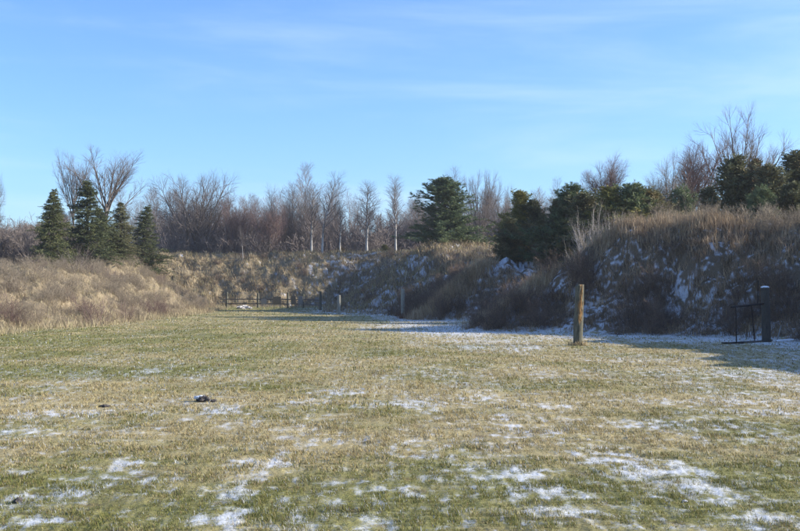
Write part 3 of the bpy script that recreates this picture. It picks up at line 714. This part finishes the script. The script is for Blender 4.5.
def protos(kind, seeds, minr=0.0, h=1.0):
    """stem clumps brought to height h"""
    out = []
    for sd in seeds:
        S = np.array([s for s, l in bare_tree(sd, KINDS[kind])]); k = h / S[:, 5].max()
        S = S * k; S[:, 6:8] /= k ** 0.5
        out.append(tubes(S, minr=minr))
    return out

def fan_points(n, u0, u1, d0, d1):
    u = RNG.uniform(u0, u1, n); d = RNG.uniform(d0, d1, n)
    return (u - 400) / 1111 * d, d

WOOD = protos('wood', (101, 102, 103), 0.009, 15) + protos('wood_b', (104, 105), 0.009, 13)
X, Y = fan_points(340, 120, 660, 152, 218)
mass('woods', WOOD, X, Y, RNG.uniform(0.72, 1.08, len(X)) * (0.93 + 0.12 * gnoise(X / 14, Y / 90, 7)) * (1 - 0.24 * np.exp(-((X / Y * 1111 + 12) / 42) ** 2)), M_TWIG_WOODS, 'grey brown mass of bare winter woods beyond the far berm', 'woods')
SHR = protos('shrub', (111, 112, 113, 114), 0.006, 2); BRM = protos('bramble', (115, 116, 117, 118), 0.005, 1.4); WHP = protos('whips', (121, 122, 123), 0.006, 3)
SHRW = protos('shrub', (131, 132, 133), 0.009, 2)
X, Y = fan_points(520, 150, 640, 146, 190)
mass('undergrowth', SHRW, X, Y, RNG.uniform(1.4, 4.6, len(X)) * np.where(Y < 150, 0.6, 1.0), M_TWIG_WOODS, 'grey undergrowth filling the foot of the far woods', 'undergrowth')
# thickets behind the left berm
X, Y = fan_points(240, -60, 200, 100, 124)
X2, Y2 = fan_points(130, -60, 40, 88, 104)
k = (lambda f: f[0] > f[2] * 1.05)(floor_info(X, Y)); X, Y = X[k], Y[k]
mass('grey_brush', SHR, X2, Y2, RNG.uniform(1.1, 2.5, len(X2)), M_TWIG_GREY, 'grey brown brush filling the ground before the first spruce at the outer end', 'brush')
mass('left_thicket', SHR + protos('fine', (141, 142), 0.007, 2.6), X, Y, RNG.uniform(0.9, 1.8, len(X)), M_TWIG_GREY, 'grey leafless thicket around the spruces behind the left berm', 'thicket')
# brush on the left berm
x, y, inf = sample_berm(5200, 15, 20, 0.06, 1.5, (30, 125), (-50, -12))
k = (fbm(x / 3, y / 3, 3, 151) > -0.18)
x, y = x[k][:1250], y[k][:1250]
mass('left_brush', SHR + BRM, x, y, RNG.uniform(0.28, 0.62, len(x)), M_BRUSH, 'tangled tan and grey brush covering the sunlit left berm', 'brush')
x, y, inf = sample_berm(5200, 15, 20, 0.02, 1.0, (36, 110), (-40, -12))
k = (fbm(x / 4, y / 4, 3, 163) > 0.12)
x, y = x[k][:55], y[k][:55]
mass('mauve_brush', BRM + SHR[:2], x, y, RNG.uniform(0.35, 0.75, len(x)), M_BRUSH_MAUVE, 'purplish brown bramble patches low on the sunlit left berm', 'brush')
# brush on the right berms
x, y, inf = sample_berm(7200, 0, 11, 0.02, 0.62, (22, 80), (-3, 32))
k = (fbm(x / 2.6, y / 2.6, 3, 153) > 0.0)
x, y = x[k][:620], y[k][:620]
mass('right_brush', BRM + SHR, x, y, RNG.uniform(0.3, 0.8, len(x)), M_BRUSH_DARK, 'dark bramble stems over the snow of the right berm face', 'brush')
x, y, inf = sample_berm(6000, 11, 15, 0.05, 1.4, (70, 150), (-45, 12))
x, y = x[:150], y[:150]
mass('far_brush', SHRW[:2] + BRM, x, y, RNG.uniform(0.3, 0.7, len(x)), M_BRUSH_DARK, 'dark low brush dotted over the far berm', 'brush')
x, y, inf = sample_berm(2600, 2, 7, 0.85, 1.5, (36, 60), (2, 34))
x, y = x[:130], y[:130]
mass('crest_brush', SHR, x, y, RNG.uniform(0.3, 0.62, len(x)), M_BRUSH, 'small bare shrubs among the pale grass of the right crest', 'brush')
# crest scrub behind the right berm
X, Y = fan_points(210, 478, 830, 55, 72)
k = (lambda f: (f[0] > f[2] * 1.45) & ((X > 0.2 * Y) | (Y > 62)))(floor_info(X, Y))
X, Y = X[k], Y[k]
mass('crest_scrub', SHR + WHP[:1], X, Y, RNG.uniform(0.55, 1.1, len(X)), M_TWIG_TAN, 'tan leafless scrub in front of the evergreens along the right crest', 'scrub')

# shrubs one can tell apart
def shrub(kind, seed, mat, u, d, vtop, half, label, name='bare_shrub'):
    segs = np.array([s for s, l in bare_tree(seed, KINDS[kind])]); V, Q = tubes(segs)
    x, y = at(u, d); z = ground_z(x, y)
    zt = V[:, 2].max(); rr = np.percentile(np.hypot(V[:, 0], V[:, 1]), 96)
    me = np_mesh(name, V, quads=Q); o = link(name, me, [mat])
    o.location = (x, y, z - 0.05); o.scale = (half / 1111 * d / rr, half / 1111 * d / rr, (top_z(vtop, d) - z) / zt)
    o.rotation_euler = (0, 0, RNG.uniform(0, 6.28))
    return tag(o, label, 'shrub', 'leafless shrubs')
for a in [('whips', 201, M_TWIG_PALE, 590, 58, 194, 26, 'pale silvery multi-stemmed shrub on the crest in front of the dark junipers'),
          ('whips', 202, M_TWIG_PALE, 614, 58, 201, 20, 'smaller pale shrub touching the silvery one on its right'),
          ('whips', 203, M_TWIG_TAN, 690, 57, 176, 26, 'tall dense tan thicket shrub before the junipers'),
          ('whips', 204, M_TWIG_TAN, 660, 58, 192, 20, 'tan shrub between silvery shrub and tall tan thicket'),
          ('whips', 212, M_TWIG_TAN, 707, 60, 190, 18, 'tan shrub against the big rounded juniper'),
          ('shrub', 205, M_BRUSH_DARK, 440, 65, 276, 16, 'dark bushy shrub under the tan-topped mound'),
          ('shrub', 206, M_BRUSH_DARK, 492, 60, 287, 18, 'large brown shrub filling the gap between mound and right berm'),
          ('shrub', 208, M_BRUSH_MAUVE, 96, 56, 284, 30, 'purplish shrub low on the left berm'),
          ('shrub', 209, M_BRUSH_MAUVE, 126, 62, 293, 20, 'small purplish shrub next to the larger purplish one'),
          ('shrub', 210, M_TWIG, 76, 76, 236, 24, 'rounded grey shrub in front of the two largest spruces'),
          ('bramble', 211, M_BRUSH_DARK, 672, 46, 262, 24, 'wide dark bramble halfway up the right berm above the round post'),
          ('bramble', 213, M_BRUSH_DARK, 722, 41, 278, 18, 'dark bramble behind the metal stand'),
          ('bramble', 214, M_BRUSH_DARK, 795, 39, 285, 22, 'dark bramble at the frame edge behind the leaning stick')]:
    shrub(*a)
place_tree('juniper_tree', 'tree', ever_meshes('juniper', 1, M_OLIVE), 385, 142, 244, 8, 'small olive juniper bush at the far crest left of the big pine')
place_tree('juniper_tree', 'tree', ever_meshes('juniper', 2, M_RUST), 340, 144, 246, 7, 'tiny rusty juniper at the foot of the pale poplars')

# ------------------------------------------------------------------ posts, fence and bits of range furniture
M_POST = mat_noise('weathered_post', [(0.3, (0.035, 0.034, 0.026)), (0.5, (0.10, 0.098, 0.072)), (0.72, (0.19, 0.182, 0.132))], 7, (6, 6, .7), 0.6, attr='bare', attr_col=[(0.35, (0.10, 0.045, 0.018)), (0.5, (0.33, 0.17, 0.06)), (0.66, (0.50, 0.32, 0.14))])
M_POST_SHADED = mat_noise('shade_toned_post', [(0.3, (0.032, 0.028, 0.024)), (0.7, (0.089, 0.082, 0.068))], 7, (6, 6, .7), 0.6)  # post wood darkened: the heavy shade it stands in is put into the colour
M_POST_SUNLIT = mat_noise('sun_toned_post', [(0.3, (0.187, 0.180, 0.144)), (0.7, (0.360, 0.346, 0.288))], 7, (6, 6, .7), 0.5)  # post wood lightened: sunlight on the two mid-distance posts painted into the colour
M_SPLINTER = mat_noise('split_wood', [(0.3, (0.20, 0.095, 0.03)), (0.55, (0.42, 0.23, 0.085)), (0.75, (0.58, 0.42, 0.22))], 9, (4, 4, .6), 0.5)
M_WOOD_GREY = mat_noise('grey_board', [(0.3, (0.12, 0.105, 0.085)), (0.7, (0.30, 0.27, 0.22))], 8, (1, 1, 8), 0.4)
M_WOOD_TAN = mat_noise('tan_board', [(0.3, (0.13, 0.095, 0.06)), (0.7, (0.24, 0.185, 0.12))], 8, (1, 1, 8), 0.4)
M_WOOD_PALE = mat_noise('pale_board', [(0.3, (0.17, 0.155, 0.135)), (0.7, (0.30, 0.28, 0.25))], 8, (1, 1, 8), 0.4)
M_RAIL = mat_noise('dark_rail', [(0.3, (0.060, 0.051, 0.048)), (0.7, (0.153, 0.136, 0.119))], 8, (1, 1, 1), 0.4)
M_STEEL = mat_noise('rusted_steel', [(0.3, (0.010, 0.008, 0.008)), (0.7, (0.026, 0.018, 0.016))], 20, (1, 1, 1), 0.3, rough=0.7)
M_CLOD = mat_noise('dark_soil', [(0.35, (0.035, 0.032, 0.032)), (0.65, (0.11, 0.095, 0.085))], 14, (1, 1, 1), 0.8)
M_SNOW = mat_noise('crusted_snow', [(0.3, (0.66, 0.69, 0.74)), (0.7, (0.80, 0.82, 0.85))], 25, (1, 1, 1), 0.5)
M_STONE = mat_noise('pale_stone', [(0.3, (0.34, 0.31, 0.28)), (0.7, (0.58, 0.55, 0.52))], 9, (1, 1, 1), 0.6)

def bm_obj(name, bm, mat, parent=None, bevel=0.0):
    if bevel: bmesh.ops.bevel(bm, geom=bm.edges[:], offset=bevel, segments=1, affect='EDGES')
    me = bpy.data.meshes.new(name); bm.to_mesh(me); bm.free()
    return link(name, me, [mat], parent)

def post_mesh(name, h, r, seed, gouge=0.0, notch=0.0, sides=22, rings=34):
    rg = np.random.default_rng(seed)
    a = np.arange(sides) / sides * 6.28318; zs = np.linspace(-0.35, h, rings)
    A, Z = np.meshgrid(a, zs)
    R = r * (1.06 - 0.10 * np.clip(Z, 0, h) / h) * (1 + 0.05 * gnoise(A * 1.1 + seed, Z * 1.2, seed) + 0.03 * gnoise(np.cos(A) * 4 + seed, np.sin(A) * 4 + Z * .6, seed + 2))
    bare = np.zeros_like(R)
    if gouge:
        # splintered wound on the side that faces the field, widest at two thirds of the height
        da = np.abs((A - 4.95 + math.pi) % 6.28318 - math.pi)
        width = 0.95 * np.exp(-((Z - h * 0.62) / (h * 0.19)) ** 2) + 0.20 * sstep(0.6 * h, h, Z)
        bite = np.clip(1 - da / np.maximum(width, 1e-3), 0, 1)
        rag = 0.6 + 0.8 * fbm(A * 5, Z * 9, 3, seed + 5)
        R = R - r * gouge * np.sqrt(bite) * np.clip(rag, 0.1, 1.3); bare = np.clip(bite * 2.2 * (0.45 + 1.2 * fbm(A * 3, Z * 6, 2, seed + 9)), 0, 1)
    Zt = Z + (Z > h - 1e-6) * (0.03 * gnoise(A * 2, A * 0, seed + 3) - notch * (np.cos(A - 2.6) > 0.1))
    V = np.stack([R * np.cos(A), R * np.sin(A), Zt], -1).reshape(-1, 3)
    idx = np.arange(sides * rings).reshape(rings, sides); nx = np.roll(idx, -1, 1)
    Q = np.stack([idx[:-1], nx[:-1], nx[1:], idx[1:]], -1).reshape(-1, 4)
    c = len(V); V = np.vstack([V, [[0, 0, h - notch * 0.5 - 0.012]]])
    T = np.stack([idx[-1], nx[-1], np.full(sides, c)], 1)
    me = np_mesh(name, V, quads=Q, tris=T, smooth=False)
    float_attr(me, 'bare', np.append(bare.ravel(), 0.0))
    return me

def post(u, d, vtop, r, seed, label, lean=(0, 0), gouge=0.0, notch=0.0, mat=None):
    x, y = at(u, d); z = ground_z(x, y); h = top_z(vtop, d) - z
    o = link('wooden_post', post_mesh('wooden_post', h, r, seed, gouge, notch), [mat or M_POST])
    o.location = (x, y, z); o.rotation_euler = (lean[0], lean[1], 0)
    return tag(o, label, 'post', 'wooden posts along the range')
near = post(577.5, 34.3, 284, 0.138, 3, 'thick round timber post with splintered orange wood, closest to the camera', (0, 0.035), 0.34, 0.05)
post(403, 71, 289, 0.12, 5, 'slim pale post with brown weeds at its base before the dark slope', (0, -0.01), mat=M_POST_SUNLIT)
post(339, 85, 295, 0.13, 7, 'short pale post between the slim weedy post and the far fence', (0, 0.0), mat=M_POST_SUNLIT)
rp = post(766, 36.5, 287, 0.138, 9, 'stout dark post in the shade with snow on its top, behind the metal stand', (0, -0.02), mat=M_POST_SHADED)
bm = bmesh.new(); rs = random.Random(4)
hn = near.data.vertices[-1].co.z
for k in range(26):
    a = rs.gauss(5.05, 0.34); zc = hn * rs.uniform(0.42, 0.97); ln = rs.uniform(0.08, 0.30); rr = 0.138 * rs.uniform(0.80, 0.98); wd = rs.uniform(0.008, 0.022)
    c0 = Vector((math.cos(a) * rr, math.sin(a) * rr, zc - ln / 2)); c1 = Vector((math.cos(a) * (rr + rs.uniform(-.005, .03)), math.sin(a) * (rr + rs.uniform(-.005, .03)), zc + ln / 2))
    tv = Vector((-math.sin(a), math.cos(a), 0)) * wd; nv = Vector((math.cos(a), math.sin(a), 0)) * 0.012
    q = [bm.verts.new(p) for p in (c0 - tv, c0 + tv, c0 + nv, c1 + tv * rs.uniform(-.8, .8))]
    for f in ((0, 1, 3), (1, 2, 3), (2, 0, 3), (0, 2, 1)): bm.faces.new([q[i] for i in f])
bm_obj('splintered_wood', bm, M_SPLINTER, near)

def snow_cap(parent, r, z):
    bm = bmesh.new(); bmesh.ops.create_icosphere(bm, subdivisions=3, radius=1)
    for v in bm.verts:
        f = 1 + 0.15 * mnoise.noise(v.co * 2.5); v.co = Vector((v.co.x * r * f, v.co.y * r * f, max(v.co.z, -0.25) * 0.05 * f))
    me = bpy.data.meshes.new('snow_cap'); bm.to_mesh(me); bm.free()
    o = link('snow_cap', me, [M_SNOW], parent); o.location = (0, 0, z)
snow_cap(rp, 0.135, rp.data.vertices[-1].co.z + 0.012)
# weeds round the slim post
wx, wy = at(403, 70.6)
n = 90
blades('weed_clump', np.stack([wx + RNG.normal(0, .22, n), wy + RNG.normal(0, .16, n), np.full(n, ground_z(wx, wy) - .03)], 1), RNG.uniform(.25, .6, n), np.full(n, .03), RNG.uniform(0, 6.28, n), np.abs(RNG.normal(.5, .3, n)), np.array([(0.17, 0.085, 0.045)] * n) * RNG.uniform(.6, 1.3, n)[:, None], M_STALK, 'reddish brown weeds around the base of the slim pale post', 'weeds')

nx_, ny_ = near.location.x, near.location.y
n = 220; ang = RNG.uniform(0, 6.28, n); rad = 0.15 + np.abs(RNG.normal(0, .10, n))
blades('post_tuft', np.stack([nx_ + rad * np.cos(ang), ny_ + rad * np.sin(ang), np.full(n, near.location.z - .02)], 1), RNG.uniform(.08, .26, n), np.full(n, .012), RNG.uniform(0, 6.28, n), np.abs(RNG.normal(.6, .3, n)), np.array([(0.40, 0.31, 0.17)] * n) * RNG.uniform(.6, 1.3, n)[:, None], M_STALK, 'straw-coloured grass left uncut around the foot of the splintered post', 'weeds')

def box_bm(bm, c, s, rot=None):
    r = bmesh.ops.create_cube(bm, size=1)
    for v in r['verts']:
        v.co = Vector((v.co.x * s[0], v.co.y * s[1], v.co.z * s[2]))
        if rot is not None: v.co.rotate(rot)
        v.co += Vector(c)
    return r['verts']

def bar(bm, p, q, r, sides=8):
    S = np.array([(*p, *q, r, r)]); p = Vector(p); q = Vector(q); d = (q - p).normalized()
    u = d.cross(Vector((0, 0, 1)) if abs(d.z) < .9 else Vector((1, 0, 0))).normalized(); v = d.cross(u)
    ra = [bm.verts.new(p + (u * math.cos(i / sides * 6.2832) + v * math.sin(i / sides * 6.2832)) * r) for i in range(sides)]
    rb = [bm.verts.new(q + (u * math.cos(i / sides * 6.2832) + v * math.sin(i / sides * 6.2832)) * r) for i in range(sides)]
    for i in range(sides): bm.faces.new((ra[i], ra[(i + 1) % sides], rb[(i + 1) % sides], rb[i]))
    bm.faces.new(ra[::-1]); bm.faces.new(rb)

# far fence: posts, two rails and the boards hung between them
D = 119.0
fence_pts = [(227, 122, 292), (258, 120, 293), (288, 119, 292.5), (303.5, 118.5, 294), (320.5, 104, 291)]
fx, fy = at(258, 120); fz = ground_z(fx, fy)
fence = empty('rail_fence', (fx, fy, fz)); tag(fence, 'grey post and rail fence along the foot of the far berm', 'fence')
tops = []
for u, d, v in fence_pts:
    x, y = at(u, d); z = ground_z(x, y); h = top_z(v, d) - z
    o = link('fence_post', post_mesh('fence_post', h, 0.12 if u != 303.5 else 0.07, int(u)), [M_POST], fence); o.location = (x - fx, y - fy, z - fz)
    tops.append((x - fx, y - fy - 0.13, z - fz, h))
for hz in (0.93, 0.45):
    bm = bmesh.new()
    for a, b in zip(tops[:-1], tops[1:]):
        bar(bm, (a[0], a[1], a[2] + hz), (b[0], b[1], b[2] + hz), 0.055, 6)
    if hz > .9: bar(bm, (tops[0][0] - 0.7, tops[0][1], tops[0][2] + hz), (tops[0][0], tops[0][1], tops[0][2] + hz), 0.055, 6)
    bm_obj('rail', bm, M_RAIL, fence)
def target_board(u, d, v0, v1, half, mat, label):
    x, y = at(u, d); z = ground_z(x, y)
    root = empty('target_board', (x, y, z)); tag(root, label, 'board', 'boards before the far fence')
    zt, zb = top_z(v0, d) - z, top_z(v1, d) - z; w = half * 2 / 1111 * d
    bm = bmesh.new(); box_bm(bm, (0, 0, (zt + zb) / 2), (w, 0.04, zt - zb)); bm_obj('panel', bm, mat, root, 0.006)
    for s in (-1, 1):
        bm = bmesh.new(); box_bm(bm, (s * w * 0.36, 0.045, zt / 2 - 0.1), (0.05, 0.045, zt + 0.1)); bm_obj('leg', bm, M_WOOD_GREY, root, 0.004)
target_board(264, 117, 299, 304, 2.6, M_WOOD_PALE, 'pale grey board standing beside the second fence post')
target_board(277, 117, 296.5, 304.5, 4.2, M_WOOD_TAN, 'widest board, brownish, midway between two fence posts')
target_board(293.5, 117, 296, 304, 2.6, M_WOOD_TAN, 'narrow tan board just right of the third fence post')
target_board(300.5, 116.5, 296, 304, 2.3, M_WOOD_PALE, 'narrow pale board beside the thinnest fence post')
target_board(317, 112, 297, 302, 2.2, M_WOOD_PALE, 'small pale board in front of the fence end post')

def stone(u, d, r, flat, seed, mat, name, label, cat, group=None, z_off=0.0, snow_top=False):
    bm = bmesh.new(); bmesh.ops.create_icosphere(bm, subdivisions=4, radius=1); o0 = Vector((seed * 3.1, seed, 0))
    for v in bm.verts:
        f = 1 + 0.42 * mnoise.noise(v.co * 1.6 + o0) + 0.2 * mnoise.noise(v.co * 4.5 + o0) + 0.1 * mnoise.noise(v.co * 11 + o0)
        v.co = Vector((v.co.x * r * f, v.co.y * r * f * 0.8, v.co.z * r * flat * f))
    x, y = at(u, d); o = bm_obj(name, bm, mat); o.location = (x, y, ground_z(x, y) + r * flat * 0.45 + z_off); o.rotation_euler = (0, 0, seed)
    tag(o, label, cat, group)
    return o
rg_ = 'pale stones heaped at the fence'
for i, (u, v, r) in enumerate([(240, 305.5, .34), (244.5, 303.8, .42), (248, 305.3, .30), (243, 306.6, .22), (251, 306.4, .2)]):
    stone(u, 116 - (v - 304) * 1.0, r, 0.6, i + 1, M_STONE, 'stone', 'pale snow-dusted stone in the small heap at the fence', 'stone', rg_)
clod = stone(203.5, 16.7, .105, .55, 6, M_CLOD, 'soil_clod', 'dark lump of frozen soil with snow on its top, alone in the middle grass', 'clod')
sn = stone(203.5, 16.7, .095, .28, 8, M_SNOW, 'snow_patch', '', '')
del sn['label'], sn['category']
mw = sn.location.copy(); sn.parent = clod; sn.rotation_euler = (0, 0, 0)
sn.location = (-0.045, 0.01, 0.034)
stone(214, 16.55, .05, .6, 9, M_CLOD, 'soil_clod', 'small dark crumb of soil right beside the big snow-topped clod', 'clod')
stone(106, 16.0, .075, .35, 10, M_CLOD, 'soil_clod', 'flat dark clod lying at the edge of a snow streak in the straw band', 'clod')
stone(20, 8.6, .04, .7, 11, M_CLOD, 'soil_clod', 'small dark clod near the lower left corner between snow patches', 'clod')
stone(683.5, 8.55, .022, .6, 13, M_STONE, 'stone', 'tiny pale pebble in the grass low on the right', 'stone')

# metal stand in the shade: two legs, crossbar, foot bars
x0, y0 = at(736, 35.2); z0 = ground_z(x0, y0)
st = empty('metal_stand', (x0, y0, z0)); tag(st, 'dark two-legged metal target stand in the shade before the right berm', 'stand')
xb, yb = at(754.5, 36.4); bx, by = xb - x0, yb - y0; zb = ground_z(xb, yb) - z0
s_ = 35.2 / 1111
for (px_, py_, pz_, dx_) in ((0, 0, 0, -0.02), (bx, by, zb, -0.12)):
    bm = bmesh.new(); bar(bm, (px_, py_, pz_ - 0.05), (px_ + dx_, py_, 1.18 + (0.05 if px_ else 0)), 0.019); bm_obj('leg', bm, M_STEEL, st)
bm = bmesh.new(); bar(bm, (-0.16, -0.02, 1.16), (bx + 0.30, by + 0.02, 1.26), 0.03); bm_obj('crossbar', bm, M_STEEL, st)
bm = bmesh.new(); bar(bm, (-0.50, -0.10, 0.03), (0.26, 0.10, 0.03), 0.025); bar(bm, (-0.15, 0.02, 0.035), (bx - 0.02, by, zb + 0.035), 0.02); bm_obj('foot_bar', bm, M_STEEL, st)
bm = bmesh.new(); bar(bm, (bx + 0.10, by + 0.03, 1.2), (bx + 0.13, by + 0.03, 2.02), 0.014); bm_obj('upright_rod', bm, M_STEEL, st)
# boards and a stick lying beside it
def plank(u0, v0_d, u1, d1, w, t, mat, label, lift=0.03, lift2=0.03, name='plank'):
    xa, ya = at(u0, v0_d); xb, yb = at(u1, d1); za, zb = ground_z(xa, ya) + lift, ground_z(xb, yb) + lift2
    p = Vector((xa, ya, za)); q = Vector((xb, yb, zb)); d = q - p
    bm = bmesh.new(); box_bm(bm, (0, 0, 0), (d.length, w, t))
    o = bm_obj(name, bm, mat, None, min(w, t) * 0.15); o.location = (p + q) / 2; o.rotation_euler = d.to_track_quat('X', 'Z').to_euler()
    return tag(o, label, 'stick' if name == 'stick' else 'plank')
plank(745, 35.6, 771, 37.2, 0.09, 0.05, M_RAIL, 'dark plank lying on the snow between the stand and the stout post')
plank(776, 36.6, 781, 36.9, 0.045, 0.04, M_WOOD_PALE, 'pale stick leaning upright at the frame edge in the shade', 0.0, 0.55, 'stick')
plank(777, 36.2, 792, 36.6, 0.11, 0.05, M_SNOW, 'snow-covered board lying beside the leaning pale stick', 0.06, 0.08)

# ------------------------------------------------------------------ thin winter haze
bm = bmesh.new(); box_bm(bm, (0, 140, 14), (520, 420, 34))
me = bpy.data.meshes.new('haze'); bm.to_mesh(me); bm.free()
mh = bpy.data.materials.new('haze'); mh.use_nodes = True; mh.node_tree.nodes.clear()
ho = mh.node_tree.nodes.new('ShaderNodeOutputMaterial'); hv = mh.node_tree.nodes.new('ShaderNodeVolumePrincipled')
hv.inputs['Color'].default_value = (0.88, 0.92, 1.0, 1); hv.inputs['Density'].default_value = 0.00026; hv.inputs['Anisotropy'].default_value = 0.3
mh.node_tree.links.new(hv.outputs[0], ho.inputs['Volume'])
tag(link('haze', me, [mh]), 'thin winter haze softening the far woods', 'haze', kind='stuff')

# ------------------------------------------------------------------ light, sky, camera
AZ, EL = math.radians(89), math.radians(22)
w = bpy.data.worlds.new('World'); scene.world = w; w.use_nodes = True
nt = w.node_tree; nt.nodes.clear()
out = nt.nodes.new('ShaderNodeOutputWorld'); bg = nt.nodes.new('ShaderNodeBackground'); sky = nt.nodes.new('ShaderNodeTexSky')
sky.sky_type = 'NISHITA'; sky.sun_disc = False; sky.sun_elevation = EL; sky.sun_rotation = AZ
sky.air_density = 1.0; sky.dust_density = 0.8; sky.ozone_density = 4.0
bg.inputs['Strength'].default_value = 0.14
# thin cirrus: streaks on the sky dome
geo = nt.nodes.new('ShaderNodeTexCoord'); mp = nt.nodes.new('ShaderNodeMapping'); mp.inputs['Scale'].default_value = (1.1, 1.1, 7.5); mp.inputs['Rotation'].default_value = (0, math.radians(13), 0)
n1 = nt.nodes.new('ShaderNodeTexNoise'); n1.inputs['Scale'].default_value = 2.6; n1.inputs['Detail'].default_value = 7; n1.inputs['Roughness'].default_value = 0.55; n1.inputs['Distortion'].default_value = 0.4
nt.links.new(geo.outputs['Generated'], mp.inputs[0]); nt.links.new(mp.outputs[0], n1.inputs['Vector'])
mr = nt.nodes.new('ShaderNodeMapRange'); mr.interpolation_type = 'SMOOTHSTEP'; mr.inputs['From Min'].default_value = 0.40; mr.inputs['From Max'].default_value = 0.80; mr.inputs['To Max'].default_value = 0.28
nt.links.new(n1.outputs['Fac'], mr.inputs['Value'])
tn = nt.nodes.new('ShaderNodeMix'); tn.data_type = 'RGBA'; tn.blend_type = 'MULTIPLY'; tn.inputs['Factor'].default_value = 1.0; tn.inputs['B'].default_value = (0.635, 0.765, 0.965, 1)
nt.links.new(sky.outputs[0], tn.inputs['A'])
mx = nt.nodes.new('ShaderNodeMix'); mx.data_type = 'RGBA'; mx.inputs['B'].default_value = (3.6, 4.2, 5.0, 1)
nt.links.new(mr.outputs[0], mx.inputs['Factor']); nt.links.new(tn.outputs['Result'], mx.inputs['A']); nt.links.new(mx.outputs['Result'], bg.inputs['Color'])
nt.links.new(bg.outputs[0], out.inputs[0])

sl = bpy.data.lights.new('sun', 'SUN'); sl.energy = 5.0; sl.angle = math.radians(0.5); sl.color = (1.0, 0.93, 0.82)
so = bpy.data.objects.new('sun', sl); COL.objects.link(so)
sdir = Vector((math.sin(AZ) * math.cos(EL), math.cos(AZ) * math.cos(EL), math.sin(EL)))
so.rotation_euler = sdir.to_track_quat('Z', 'Y').to_euler(); so.location = (30, 0, 40)

cd = bpy.data.cameras.new('camera'); cd.sensor_width = 36; cd.lens = 50; cd.clip_end = 6000; cd.clip_start = 0.1
co = bpy.data.objects.new('camera', cd); COL.objects.link(co)
co.location = (0, 0, 1.6 + ground_z(0, 0)); co.rotation_euler = (math.radians(90 + 1.42), 0, 0)
scene.camera = co
scene.view_settings.view_transform = 'Standard'; scene.view_settings.look = 'None'; scene.view_settings.exposure = 1.0; scene.view_settings.gamma = 1.0
scene.view_settings.use_curve_mapping = False
